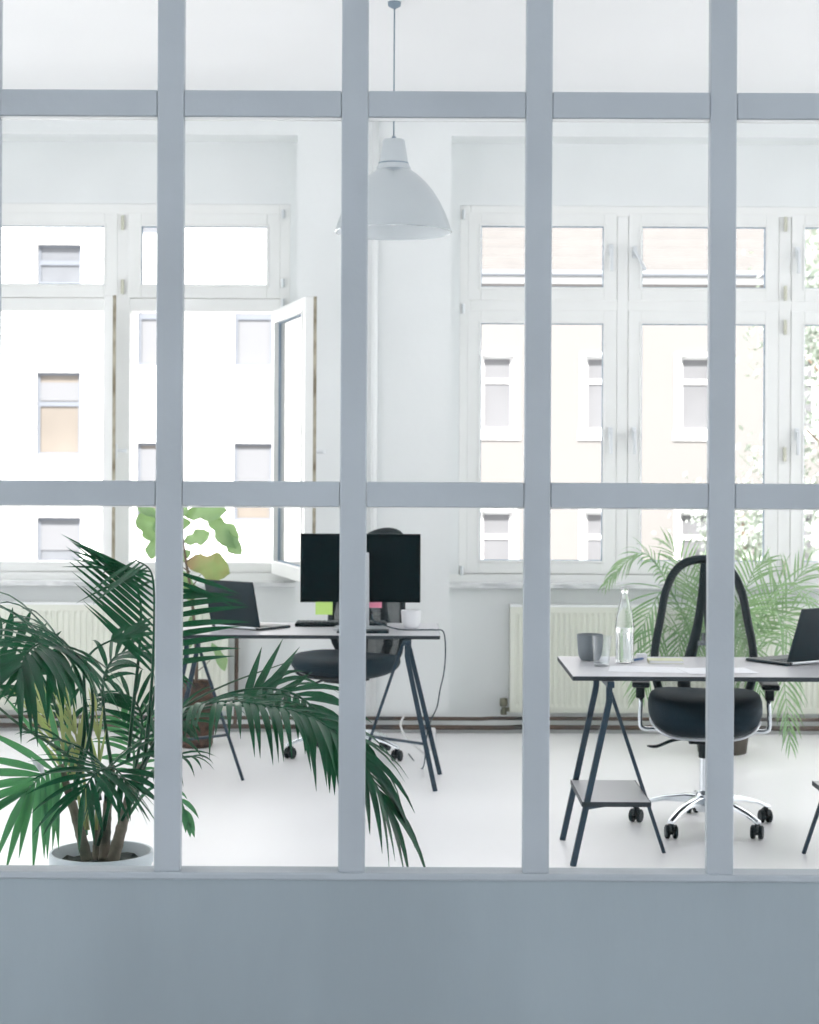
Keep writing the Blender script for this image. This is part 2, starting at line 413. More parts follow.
# --- left window (window_1): top lights closed, both lower casements standing open
divsL = [(x_at(-49), x_at(-33)), (x_at(105), x_at(129))]
w1 = frame_window('window_1', 'large white window on the left with lower casements standing open', WL0, WL1, divsL, z_at(306), 0.038)
for i, (a, b) in enumerate([(-185, -61), (-21, 103), (140, 266)]):
    xa, xb = x_at(a)-ST, x_at(b)+ST
    t = make_sash(w1, xa, xb, z_at(299), z_at(214), 'top_light')
    if i == 0: make_sash(w1, xa, xb, ZB0, ZB1, 'sash')
for zz in (z_at(223), z_at(287)): hinge_part(w1, x_at(121.5), zz-0.05, h=0.085)
for zz in (z_at(214), z_at(283), z_at(303)): hinge_part(w1, x_at(282), zz-0.03, M['handle'], 0.05)
def open_sash(hx, near, wid=0.90):
    """casement hinged at (hx, frame plane) swung into the room so that its free end stands at `near`"""
    z0, z1 = z_at(574), z_at(311.5)
    d = Vector((near[0]-hx, near[1]-(YN-0.01), 0)).normalized()
    bm = BM(); h = z1-z0
    ring(bm, 0, wid, 0, h, ST, -0.03, 0.03)
    ring(bm, ST-0.012, wid-ST+0.012, ST-0.012, h-ST+0.012, 0.014, -0.036, -0.028)
    s = obj('open_sash', bm, M['window_paint'], w1, bevel=0.004)
    # local +x runs from the hinge to the free end
    ang = math.atan2(d.y, d.x)
    s.location = (hx, -0.04, z0); s.rotation_euler = (0, 0, ang)
    bm = BM(); box(bm, ST-0.004, wid-ST+0.004, -0.003, 0.003, ST-0.004, h-ST+0.004); obj('pane', bm, M['glass'], s)
    bm = BM(); ring(bm, ST-0.001, wid-ST+0.001, ST-0.001, h-ST+0.001, 0.008, -0.008, 0.008); obj('gasket', bm, M['gasket'], s)
    # weathered seal along the free end, on the room-side corner
    bm = BM(); box(bm, wid-0.004, wid+0.002, 0.016, 0.034, 0.0, h); box(bm, ST, wid, 0.024, 0.034, h-0.004, h+0.002)
    obj('seal', bm, M['old_gasket'], s)
    # handle on the room-side face (local +y)
    bm = BM(); box(bm, wid-0.055, wid-0.025, 0.03, 0.044, h*0.46-0.04, h*0.46+0.04)
    tube(bm, [(wid-0.04, 0.04, h*0.46), (wid-0.04, 0.085, h*0.46)], 0.010, 8)
    box(bm, wid-0.150, wid-0.030, 0.078, 0.096, h*0.46-0.011, h*0.46+0.011)
    obj('handle', bm, M['handle'], s, bevel=0.004)
open_sash(x_at(277), (x_at(313, 9.38), 9.38))
open_sash(x_at(110), (x_at(109, 9.38), 9.38))

# sills
for nm, lb, a, b in (('window_sill_left', 'pale stone sill under the left window', -3.4, NXL), ('window_sill_right', 'pale stone sill under the right window', NXR, 3.75)):
    bm = BM(); box(bm, a+0.002, b-0.002, 10.20, YN+0.03, SILLZ-0.03, SILLZ)
    o = sobj('trim_1' if 'left' in nm else 'trim_2', lb, bm, M['stone'], bevel=0.004)
    bm = BM(); box(bm, a+0.002, b-0.002, YN-0.006, YN+0.01, SILLZ, WZ0)
    obj('sill_upstand', bm, M['window_paint'], o, world=True)

# side windows (outside the photo)
k = 3
def plain_window(axis, c0, c1, z0, z1, pos, lab):
    global k
    w = struct('window_%d' % k, lab); k += 1
    mtx = Matrix.Translation((pos, 0, 0)) @ Matrix.Rotation(R(90), 4, 'Z') if axis == 'x' else Matrix.Translation((0, pos, 0))
    bm = BM(); ring(bm, c0, c1, z0, z1, 0.07, -0.04, 0.04, mtx)
    mid = (c0+c1)/2; box(bm, mid-0.05, mid+0.05, -0.04, 0.04, z0+0.07, z1-0.07, mtx)
    zt = z1-0.75; box(bm, c0+0.07, mid-0.05, -0.04, 0.04, zt-0.04, zt+0.04, mtx); box(bm, mid+0.05, c1-0.07, -0.04, 0.04, zt-0.04, zt+0.04, mtx)
    obj('window_frame', bm, M['window_paint'], w)
    for a, b in ((c0+0.06, mid-0.04), (mid+0.04, c1-0.06)):
        bm = BM(); box(bm, a, b, -0.003, 0.003, z0+0.06, z1-0.06, mtx); obj('pane', bm, M['glass'], w)
for (a, b) in SWL:
    plain_window('x', a, b, 0.15, 3.45, XL-0.15, 'tall white window in the left wall')
for (a, b) in SW:
    plain_window('x', a, b, 0.15, 3.45, XR+0.15, 'tall white window in the right wall')
plain_window('x', -1.2, 3.0, 0.15, 3.45, XL-0.15, 'tall unseen window added for light in the left wall of the near room')  # both near-room windows are unseen, added to light the partition
plain_window('x', -2.6, 3.2, 0.15, 3.45, XR+0.15, 'tall unseen window added for light in the right wall of the near room')

# ================================================================== GLAZED PARTITION
SP = YP/F
mull = [x_at(168.8+184.45*i, YP) for i in range(-6, 9)]
MW = 26.6*SP/2
zp = lambda y: EYE-(y-HY)*YP/F
Z_SILL = zp(873)
RA = (zp(507.2), zp(482.0)); RB = (zp(117), zp(90.8))
part = struct('wall_partition', 'pale blue-grey painted timber partition glazed above a solid panel')
x_lo, x_hi = XL, XR
bm = BM(); box(bm, x_lo, x_hi, YP, YP+0.06, 0, Z_SILL-0.016)
obj('panel', bm, M['panel'], part)
bm = BM(); box(bm, x_lo, x_hi, YP-0.004, YP+0.06, Z_SILL-0.016, Z_SILL)
obj('sill_board', bm, M['partition'], part, bevel=0.004)
rng = random.Random(3)
for m in mull:
    if m+MW > x_hi or m-MW < x_lo: continue
    bm = BM(); box(bm, m-MW, m+MW, YP, YP+0.030, Z_SILL-0.001, ZC)
    obj('mullion', bm, M['partition'], part, bevel=0.0035)
inner = [m for m in mull if m+MW < x_hi and m-MW > x_lo]
edges = [x_lo-MW]+inner+[x_hi+MW]
for a, b in zip(edges, edges[1:]):
    x0, x1 = a+MW, b-MW
    if x1-x0 < 0.02: continue
    e = 0.0008
    for (z0, z1) in (RA, RB):
        bm = BM(); box(bm, x0+e, x1-e, YP+0.0015, YP+0.028, z0, z1)
        obj('rail', bm, M['partition'], part, bevel=0.0025)
    # glazing beads behind the rails: a small lighter lip below the top rail
    bm = BM(); box(bm, x0+e, x1-e, YP+0.008, YP+0.0155, RB[0]-0.006, RB[0]-0.0005); box(bm, x0+e, x1-e, YP+0.008, YP+0.0155, RA[0]-0.003, RA[0]-0.0005)
    obj('glazing_bead', bm, M['window_paint'], part)
    for (z0, z1) in ((Z_SILL, RA[0]-0.003), (RA[1], RB[0]-0.006), (RB[1], ZC)):
        bm = BM(); box(bm, x0+0.0005, x1-0.0005, YP+0.016, YP+0.020, z0, z1)
        obj('pane', bm, M['glass'], part)

# ================================================================== RADIATORS, PIPES
def radiator(label, x0, x1, z0, z1):
    y0 = 10.16; y1 = 10.262
    r = thing('radiator', label, 'radiator', ((x0+x1)/2, (y0+y1)/2, 0))
    bm = BM()
    n = max(4, int((x1-x0-0.05)/0.0335)); xs = []
    # fluted front sheet
    prof = [(x0, 0), (x0+0.025, 0)]
    p = (x1-x0-0.05)/n
    for i in range(n):
        xx = x0+0.025+i*p
        prof += [(xx+p*0.18, 0), (xx+p*0.30, 0.007), (xx+p*0.70, 0.007), (xx+p*0.82, 0)]
    prof += [(x1-0.025, 0), (x1, 0)]
    zz0, zz1 = z0+0.03, z1-0.045
    rows = [(z0, 0), (zz0, 0), (zz0+0.02, 1), (zz1-0.02, 1), (zz1, 0), (z1-0.01, 0)]
    grid = [[bm.verts.new((x, y0+d*k_, z)) for (x, d) in prof] for (z, k_) in rows]
    for a, b in zip(grid, grid[1:]):
        for i in range(len(prof)-1): bm.faces.new((a[i], a[i+1], b[i+1], b[i]))
    box(bm, x0, x1, y0+0.012, y0+0.03, z0+0.001, z1-0.012)
    obj('front_panel', bm, M['radiator'], r, world=True)
    bm = BM(); box(bm, x0+0.01, x1-0.01, y1-0.02, y1, z0, z1-0.012); obj('back_panel', bm, M['radiator'], r, world=True)
    bm = BM()
    box(bm, x0, x0+0.004, y0+0.002, y1, z0, z1-0.004); obj('side_panel', bm, M['radiator'], r, world=True)
    bm = BM(); box(bm, x1-0.004, x1, y0+0.002, y1, z0, z1-0.004); obj('side_panel', bm, M['radiator'], r, world=True)
    bm = BM(); box(bm, x0-0.002, x1+0.002, y0-0.003, y0+0.008, z1-0.014, z1)
    box(bm, x0-0.002, x1+0.002, y1-0.006, y1, z1-0.014, z1)
    i = x0
    while i < x1-0.01:
        box(bm, i, i+0.006, y0+0.008, y1-0.006, z1-0.010, z1-0.002); i += 0.022
    obj('top_grille', bm, M['white_pipe'], r, world=True)
    for xx in (x0+0.3, x1-0.3):
        bm = BM(); box(bm, xx, xx+0.03, y1, 10.2745, z0+0.06, z1-0.06); obj('bracket', bm, M['white_pipe'], r, world=True)
    # valve
    return r
RZ0, RZ1 = z_at(712, 10.16), z_at(604, 10.16)
xr0 = x_at(511, 10.16); xl1 = x_at(229, 10.16)
ra = radiator('cream fluted panel radiator under the closed right window', xr0, 3.1, RZ0, RZ1)
rb = radiator('cream fluted panel radiator under the open left window', -3.0, xl1, RZ0, RZ1)
zpA, zpB = z_at(719, 10.05), z_at(727.5, 10.05)
def valve(parent, x, s):
    bm = BM(); zc = z_at(709, 10.2)
    tube(bm, [(x, 10.2, zc), (x-s*0.034, 10.2, zc)], 0.013, 10)
    tube(bm, [(x-s*0.034, 10.2, zc+0.015), (x-s*0.034, 10.2, zpA+0.01)], 0.011, 10)
    lathe(bm, [(0, 0.03), (0.022, 0.03), (0.024, 0.05), (0.022, 0.075), (0, 0.078)], (x-s*0.034, 10.2, zc-0.01), 12)
    lathe(bm, [(0, -0.03), (0.018, -0.03), (0.018, 0.0), (0, 0.0)], (x-s*0.034, 10.2, zc), 6)
    obj('valve', bm, M['valve'], parent, world=True, smooth=False)
valve(ra, xr0, 1); 
def pipe_run(label, z, y, r, xjog):
    bm = BM()
    pts = [(XL+0.01, y, z), (xjog-0.03, y, z), (xjog+0.03, y-0.001, z+0.004), (XR-0.01, y, z+0.004)]
    tube(bm, pts, r, 10)
    o = obj('heating_pipe', bm, M['pipe'], None, smooth=True)
    tag(o, label, 'pipe')
pipe_run('thin dark heating pipe along the window wall, the upper of two', zpA, 10.070, 0.011, 0.45)
pipe_run('dark heating pipe along the window wall, the lower one just above the floor', zpB, 10.062, 0.014, 0.6)
bm = BM(); box(bm, XL, XR, YW-0.012, YW, 0, 0.022)
sobj('baseboard_far', 'low grey skirting along the window wall', bm, M['skirting'])
# riser pipe by the left radiator
bm = BM(); xv = x_at(237.5, 10.22)
tube(bm, catmull([(xl1+0.005, 10.22, RZ1-0.08), (xv-0.01, 10.22, RZ1-0.078), (xv, 10.22, RZ1-0.10), (xv, 10.215, 0.30), (xv, 10.20, 0.12), (xv, 10.14, zpB+0.002)], 24), 0.012, 10)
obj('riser_pipe', bm, M['pipe'], rb, world=True, smooth=True)
# white painted conduit on the pilaster behind the lamp
bm = BM(); xv = x_at(374, YW); tube(bm, [(xv, YW-0.022, zpA+0.04), (xv, YW-0.022, ZC-0.001)], 0.018, 12)
o = obj('conduit', bm, M['white_pipe'], None, smooth=True); tag(o, 'white painted vertical pipe on the wall pillar between the windows', 'pipe')

# ================================================================== PENDANT LAMP
LD = 7.86; lx = P(393, 300, LD).x
zl = lambda y: EYE-(y-HY)*LD/F
lamp = thing('pendant_lamp', 'large brushed aluminium dome pendant lamp hanging from the ceiling', 'lamp', (lx, LD, zl(233)))
px = LD/F
z0 = 0.0
rim = 58.0*px
zr = lambda y: zl(y)-zl(233)
outer = [(rim, 0.0), (rim*1.012, 0.004), (rim*1.0, 0.010), (rim*0.955, zr(222)), (rim*0.885, zr(212)), (rim*0.79, zr(201)), (rim*0.68, zr(191)), (rim*0.55, zr(182)), (rim*0.42, zr(175)), (rim*0.335, zr(171.5)), (rim*0.30, zr(170))]
innr = [(r-0.004, z-0.003) for r, z in outer[::-1][:-3]]+[(rim*0.985, 0.002)]
bm = BM(); lathe(bm, outer+[(r-0.0015, z-0.001) for r, z in outer[::-1][:-3]]+[(rim*0.992, 0.0025)], seg=64, closed=True); auto_smooth(obj('shade', bm, M['brushed'], lamp), 50)
bm = BM(); lathe(bm, innr+[(rim*0.98, 0.003)], seg=64); auto_smooth(obj('shade_lining', bm, M['lamp_inner'], lamp), 50)
bm = BM(); lathe(bm, [(0, zr(169)), (rim*0.29, zr(170.5)), (rim*0.295, zr(168)), (rim*0.27, zr(165.5)), (rim*0.26, zr(164.2)), (0, zr(164.2))], seg=48); auto_smooth(obj('collar', bm, M['brushed'], lamp), 50)
bm = BM(); lathe(bm, [(0, zr(164.3)), (rim*0.262, zr(164.3)), (rim*0.262, zr(163.2)), (0, zr(163.2))], seg=40); obj('ring', bm, M['cord'], lamp)
bm = BM()
prof = [(0.245, 163.2), (0.185, 141), (0.175, 140), (0.05, 139.6)]
seg = 60; rings = []
for (rr, yy) in [(0, 163.2)]+prof+[(0, 139.4)]:
    if rr == 0: rings.append([bm.verts.new((0, 0, zr(yy)))]); continue
    rings.append([bm.verts.new((rim*rr*(1+0.035*(abs(math.sin(k*math.pi*6/seg))**0.5))*math.cos(2*math.pi*k/seg), rim*rr*(1+0.035*(abs(math.sin(k*math.pi*6/seg))**0.5))*math.sin(2*math.pi*k/seg), zr(yy))) for k in range(seg)])
for a, b in zip(rings, rings[1:]):
    for q in range(seg):
        q2 = (q+1) % seg
        if len(a) == 1: bm.faces.new((a[0], b[q2], b[q]))
        elif len(b) == 1: bm.faces.new((a[q], a[q2], b[0]))
        else: bm.faces.new((a[q], a[q2], b[q2], b[q]))
auto_smooth(obj('cap', bm, M['brushed'], lamp), 40)
bm = BM(); lathe(bm, [(0, zr(140)), (0.011, zr(140)), (0.009, zr(136.5)), (0.004, zr(136)), (0, zr(136))], seg=12); obj('cord_grip', bm, M['cord'], lamp)
bm = BM(); tube(bm, [(0, 0, zr(137)), (0, 0, ZC-zl(233)-0.006)], 0.0032, 8); obj('cord', bm, M['cord'], lamp, smooth=True)
bm = BM(); lathe(bm, [(0, ZC-zl(233)), (0.03, ZC-zl(233)), (0.028, ZC-zl(233)-0.018), (0.008, ZC-zl(233)-0.03), (0, ZC-zl(233)-0.03)], seg=24); obj('ceiling_hook_cover', bm, M['cord'], lamp, smooth=True)
bm = BM(); lathe(bm, [(0, 0.03), (0.03, 0.045), (0.038, 0.075), (0.03, 0.11), (0.018, 0.14), (0.018, zr(172)), (0, zr(172))], seg=24); obj('bulb', bm, M['ceramic'], lamp, smooth=True)

# ================================================================== DESKS
TOPZ = 0.739
def sq_tube(bm, pts, w, up=(0, 1, 0)):
    tube(bm, pts, w*0.7071, up=up, square=True)
def trestle(label, xfoot, s, yf, yb, with_shelf, skew=0.0):
    """s=+1: heavy legs stand left of the slim one. local coordinates are world"""
    t = thing('trestle', label, 'trestle', (xfoot+s*0.19, (yf+yb)/2, 0))
    xb = xfoot+s*0.137; zt = TOPZ-0.0185
    for y in (yf, yb):
        k_ = skew if y == yb else 0.0
        bm = BM(); sq_tube(bm, [(xfoot+k_, y, 0.0), (xb-s*0.004+k_*0.4, y, 0.618), (xb+k_*0.3, y, 0.64), (xb+k_*0.3, y, zt-0.01)], 0.0235)
        obj('leg', bm, M['steel_blue'], t, world=True, bevel=0.002)
    bm = BM(); ym = (yf+yb)/2
    sq_tube(bm, [(xfoot+s*0.387, ym, 0.0), (xb+s*0.030, ym, 0.655), (xb+s*0.012, ym, zt-0.028)], 0.0145)
    obj('slim_leg', bm, M['steel_blue'], t, world=True, bevel=0.0015)
    bm = BM(); box(bm, xb-0.014, xb+0.014, yf-0.06, yb+0.06, zt-0.024, zt); obj('top_bar', bm, M['steel_blue'], t, world=True, bevel=0.002)
    zs = 0.232
    def xl(z): return xfoot+s*0.137*z/0.63
    def xs(z): return xfoot+s*(0.387-(0.387-0.167)*z/0.655)
    if with_shelf:
        a, b = sorted((xfoot+s*0.035, xs(zs)-s*0.012))
        bm = BM(); box(bm, a, b, yf-0.012, yb+0.0, zs, zs+0.018); obj('shelf', bm, M['laminate'], t, world=True, bevel=0.001)
        bm = BM(); box(bm, a, b, yf-0.015, yf-0.012, zs, zs+0.0185); box(bm, a-0.003, a, yf-0.015, yb+0.0, zs, zs+0.0185); box(bm, b, b+0.003, yf-0.015, yb+0.0, zs, zs+0.0185)
        obj('shelf_edging', bm, M['edge'], t, world=True)
    bm = BM(); zz = zs-0.008
    a, b = xl(zz), xs(zz)
    for y in ((yf, yb) if with_shelf else (yf, )): sq_tube(bm, [(a, y, zz), (b, ym if not with_shelf else y+(ym-y)*0.9, zz)], 0.012, up=(0, 0, 1))
    obj('crossbar', bm, M['steel_blue'], t, world=True)
    return t
def desk_top(label, x0, x1, y0, y1):
    t = thing('desk_top', label, 'desk top', ((x0+x1)/2, (y0+y1)/2, TOPZ-0.024))
    bm = BM(); box(bm, x0+0.0015, x1-0.0015, y0+0.0015, y1-0.0015, TOPZ-0.002, TOPZ); obj('laminate_surface', bm, M['laminate'], t, world=True)
    bm = BM(); box(bm, x0, x1, y0, y1, TOPZ-0.0180, TOPZ-0.0015); obj('board', bm, M['edge'], t, world=True)
    return t
# right desk
RX0, RX1, RY0, RY1 = 0.633, 2.005, 6.70, 7.40
desk_top('pale desk top with black edge, the nearer desk on the right', RX0, RX1, RY0, RY1)
trestle('dark blue steel trestle with a shelf, under the left end of the nearer desk', 0.640, 1, 6.735, 7.20, True)
trestle('dark blue steel trestle at the right end of the nearer desk, at the photo edge', 1.972, -1, 6.735, 7.20, True)
# left desk
LX1 = x_at(441, 8.27); LX0 = LX1-1.36; LY0, LY1 = 8.27, 8.93
desk_top('pale desk top with black edge, the farther desk on the left', LX0, LX1, LY0, LY1)
trestle('dark blue steel trestle under the right end of the farther desk', LX1-0.02, -1, 8.27, 8.72, False, 0.03)
trestle('dark blue steel trestle under the left end of the farther desk, behind the palm', LX0+0.015, 1, 8.30, 8.75, False)

# ================================================================== OFFICE CHAIRS
def office_chair(label, loc, rotz, arms=True, seat_top=0.58, seat_bot=0.395, back_top=1.144, dense=False, base_rot=0.0, sx=1.0, shell=True):
    t = thing('office_chair', label, 'office chair', loc, rotz)
    # star base
    hubz = 0.115
    bm = BM()
    lathe(bm, [(0, hubz-0.045), (0.032, hubz-0.045), (0.040, hubz-0.03), (0.044, hubz+0.01), (0.036, hubz+0.035), (0.028, hubz+0.045), (0, hubz+0.045)], seg=28)
    for i in range(5):
        a = R(90+72*i)+base_rot; d = Vector((math.cos(a), math.sin(a), 0)); n_ = Vector((-d.y, d.x, 0))
        prevs = None
        for (r_, w, zt_, zb_) in ((0.025, 0.022, hubz+0.025, hubz-0.02), (0.08, 0.022, hubz+0.027, hubz-0.008), (0.17, 0.019, hubz+0.014, hubz-0.008), (0.25, 0.017, hubz-0.008, hubz-0.026), (0.29, 0.016, hubz-0.024, hubz-0.042), (0.315, 0.014, hubz-0.034, hubz-0.050)):
            q = [bm.verts.new(d*r_+n_*w*k1+Vector((0, 0, z_))) for (k1, z_) in ((-1, zb_), (-0.95, zt_-0.005), (-0.5, zt_), (0.5, zt_), (0.95, zt_-0.005), (1, zb_))]
            if prevs:
                for k2 in range(6): bm.faces.new((prevs[k2], prevs[(k2+1) % 6], q[(k2+1) % 6], q[k2]))
            else: bm.faces.new(q)
            prevs = q
        bm.faces.new(prevs[::-1])
    base = obj('star_base', bm, M['alu'], t, bevel=0.003); auto_smooth(base, 50)
    for i in range(5):
        a = R(90+72*i)+base_rot; ca = R(90+(14, -22, 10, -12, 20)[i])
        d = Vector((math.cos(a), math.sin(a), 0))
        m = Matrix.Translation(d*0.30) @ Matrix.Rotation(ca, 4, 'Z')
        bm = BM()
        for sgn in (-1, 1):
            mm = m @ Matrix.Translation((0.012, 0, 0.029)) @ Matrix.Rotation(R(90), 4, 'X')
            z0_, z1_ = (0.007, 0.026) if sgn > 0 else (-0.026, -0.007)
            lathe(bm, [(0, z0_), (0.024, z0_), (0.029, z0_+0.004), (0.029, z1_-0.004), (0.024, z1_), (0, z1_)], seg=20, mtx=mm)
        # hood
        pts = [m @ Vector((0.012+0.031*math.cos(R(q)), 0, 0.029+0.031*math.sin(R(q)))) for q in range(10, 171, 20)]
        tube(bm, pts, 0.010, 6, sx=1.0, sy=1.8 if False else 1.0)
        box(bm, -0.006, 0.030, -0.0065, 0.0065, 0.02, 0.056, m)
        tube(bm, [m @ Vector((0, 0, 0.05)), m @ Vector((0, 0, 0.082))], 0.008, 8)
        obj('caster', bm, M['black'], base, smooth=False)
    bm = BM(); lathe(bm, [(0, hubz+0.04), (0.021, hubz+0.04), (0.021, 0.30), (0.0, 0.30)], seg=20); auto_smooth(obj('gas_column', bm, M['alu'], t))
    bm = BM(); lathe(bm, [(0, 0.298), (0.026, 0.298), (0.026, seat_bot-0.01), (0, seat_bot-0.01)], seg=20)
    box(bm, -0.07, 0.07, -0.10, 0.12, seat_bot-0.025, seat_bot+0.02)
    auto_smooth(obj('mechanism', bm, M['black'], t, bevel=0.006))
    bm = BM(); tube(bm, catmull([(-0.05, 0, seat_bot-0.012), (-0.13, -0.01, seat_bot-0.022), (-0.19, -0.02, seat_bot-0.045)], 8), 0.007, 8)
    tube(bm, catmull([(-0.17, -0.015, seat_bot-0.038), (-0.21, -0.025, seat_bot-0.05), (-0.245, -0.03, seat_bot-0.047)], 6), [0.008, 0.012, 0.015, 0.016, 0.015, 0.012, 0.007], 8, sy=0.45, up=(0, 0, 1))
    obj('lever', bm, M['black'], t, smooth=True)
    # seat cushion: lofted rounded slab
    W, Dp = 0.252*sx, 0.235
    H = seat_top-seat_bot
    lay = [(0.00, 0.45), (0.04, 0.62), (0.14, 0.80), (0.32, 0.93), (0.55, 1.0), (0.76, 0.995), (0.90, 0.95), (0.98, 0.84), (1.0, 0.55), (0.97, 0.0)]
    bm = BM(); NS = 40; rings = []
    for (hh, sc) in lay:
        if sc == 0.0:
            rings.append([bm.verts.new((0, 0.01, seat_bot+hh*H-0.008))]); continue
        rg = []
        for q in range(NS):
            a = 2*math.pi*q/NS; ca, sa = math.cos(a), math.sin(a); e = 2/3.0
            x = W*sc*abs(ca)**e*(1 if ca > 0 else -1); y = Dp*sc*abs(sa)**e*(1 if sa > 0 else -1)
            zz = seat_bot+hh*H
            if hh > 0.7: zz += 0.016*(abs(x)/W)**2-0.020*max(0, -y/Dp)**3
            else: zz += 0.012*max(0, y/Dp)
            rg.append(bm.verts.new((x, y, zz)))
        rings.append(rg)
    bm.faces.new(rings[0][::-1])
    for a, b in zip(rings, rings[1:]):
        for q in range(NS):
            q2 = (q+1) % NS
            if len(b) == 1: bm.faces.new((a[q], a[q2], b[0]))
            else: bm.faces.new((a[q], a[q2], b[q2], b[q]))
    obj('seat', bm, M['seat'], t, smooth=True, subsurf=1)
    # pale shell rim under the cushion
    bm = BM()
    pts = []
    for q in range(0, 41):
        a = math.pi*(1+q/40.0); ca, sa = math.cos(a), math.sin(a); e = 2/3.0
        u = abs(ca)
        pts.append((W*0.93*abs(ca)**e*(1 if ca > 0 else -1), Dp*0.86*abs(sa)**e*(1 if sa > 0 else -1), seat_bot+0.012+0.055*u**3))
    tube(bm, pts, 0.009, 8, sy=0.8)
    obj('seat_shell', bm, M['silver'] if shell else M['black'], t, smooth=True)
    # backrest
    def by(z): return 0.215+0.16*(z-0.5)-0.05*math.sin((z-0.5)/0.65*math.pi)
    kk = (back_top-0.5)/0.644
    def Z(z): return 0.5+(z-0.5)*kk
    half = [(0.00, 0.49), (0.10, 0.495), (0.185, 0.53), (0.222, 0.60), (0.232, 0.70), (0.224, 0.78), (0.203, 0.88), (0.186, 0.97), (0.165, 1.04), (0.130, 1.095), (0.08, 1.13), (0.0, 1.144)]
    half = [(x*sx, Z(z)) for x, z in half]
    full = half+[(-x, z) for x, z in half[::-1][1:-1]]
    loop = []
    nfl = len(full)
    for q in range(nfl):
        p0, p1, p2, p3 = [Vector((*full[(q+d_) % nfl], 0)) for d_ in (-1, 0, 1, 2)]
        for tt in (0, 0.33, 0.66):
            v = 0.5*((2*p1)+(p2-p0)*tt+(2*p0-5*p1+4*p2-p3)*tt*tt+(3*p1-p0-3*p2+p3)*tt**3)
            loop.append(v)
    def curve_y(x, z): return by(z)-0.28*x*x*3.0+0.02
    pts = [(v.x*0.955, curve_y(v.x, v.y), v.y if v.y < 1 else v.y-0.010) for v in loop]
    pts.append(pts[0])
    bm = BM(); tube(bm, pts, 0.019, 8, sx=1.0, sy=0.75, caps=False, up=(0, 1, 0)); obj('back_frame', bm, M['black'], t, smooth=True)
    # mesh membrane: rows across the outline
    bm = BM(); rows = []
    zs_ = [half[0][1]+0.01+(half[-1][1]-half[0][1]-0.025)*i/22 for i in range(23)]
    def hw(z):
        for (xa, za), (xb_, zb_) in zip(half, half[1:]):
            if za <= z <= zb_: return xa+(xb_-xa)*(z-za)/max(1e-6, zb_-za)
        return 0.01
    for z in zs_:
        w = hw(z)*0.95; rows.append([bm.verts.new((w*(j/6-1), curve_y(w*(j/6-1), z), z)) for j in range(13)])
    for a, b in zip(rows, rows[1:]):
        for j in range(12): bm.faces.new((a[j], a[j+1], b[j+1], b[j]))
    obj('back_mesh', bm, M['mesh_dense'] if dense else M['mesh'], t, smooth=True)
    # spine: an upright that forks downwards
    bm = BM()
    for s in (-1, 1):
        p = catmull([(s*0.003, curve_y(0, Z(1.12))+0.012, Z(1.12)), (s*0.010, curve_y(0, Z(0.98))+0.02, Z(0.98)), (s*0.026, curve_y(0, Z(0.84))+0.03, Z(0.84)), (s*0.058, curve_y(0.05, Z(0.70))+0.035, Z(0.70)), (s*0.085, curve_y(0.08, Z(0.58))+0.03, Z(0.58)), (s*0.05, 0.20, 0.47), (s*0.03, 0.10, seat_bot)], 24)
        tube(bm, p, [0.009+0.020*min(1, q/14) for q in range(25)], 8, sx=1.0, sy=0.7, up=(0, 1, 0))
    sp = obj('spine', bm, M['black'], t, smooth=True)
    bm = BM(); box(bm, -0.035, 0.035, curve_y(0, 0.78)+0.02, curve_y(0, 0.78)+0.05, 0.755, 0.775); tube(bm, [(0, curve_y(0, 0.79)+0.03, 0.77), (0, curve_y(0, 0.79)+0.03, 0.81)], 0.010, 8)
    obj('lumbar_bracket', bm, M['alu'], sp)
    if arms:
        for s in (-1, 1):
            bm = BM()
            tube(bm, catmull([(s*0.10, 0.06, seat_bot+0.012), (s*0.20, 0.05, seat_bot+0.014), (s*0.262, 0.04, seat_bot+0.018), (s*0.275, 0.04, seat_bot+0.05), (s*0.272, 0.04, seat_bot+0.15)], 20), 0.010, 8)
            ar = obj('armrest', bm, M['alu'], t, smooth=True)
            bm = BM(); box(bm, s*0.275-0.019, s*0.275+0.019, 0.015, 0.065, seat_bot+0.15, seat_bot+0.215)
            obj('arm_sleeve', bm, M['black'], ar, bevel=0.006)
            bm = BM(); box(bm, s*0.272-0.038, s*0.272+0.038, -0.11, 0.14, seat_bot+0.21, seat_bot+0.235)
            obj('arm_pad', bm, M['black'], ar, bevel=0.010)
    return t
chair_R = office_chair('black mesh swivel chair with armrests and polished star base, behind the nearer desk', (x_at(706, 7.47), 7.47, 0), R(-8), base_rot=R(8), sx=0.97)
chair_L = office_chair('black swivel chair turned sideways behind the farther desk', (x_at(346.5, 9.22), 9.22, 0), R(-38), arms=False, seat_top=0.543, seat_bot=0.425, back_top=1.200, dense=True, base_rot=R(-5), sx=1.12, shell=False)

# ================================================================== THINGS ON THE LEFT DESK
def on_desk(px, py):
    D = (EYE-TOPZ)*F/(py-HY - (px-CX)*math.sin(ROLL)); v = P(px, py, D); return Vector((v.x, v.y, TOPZ))
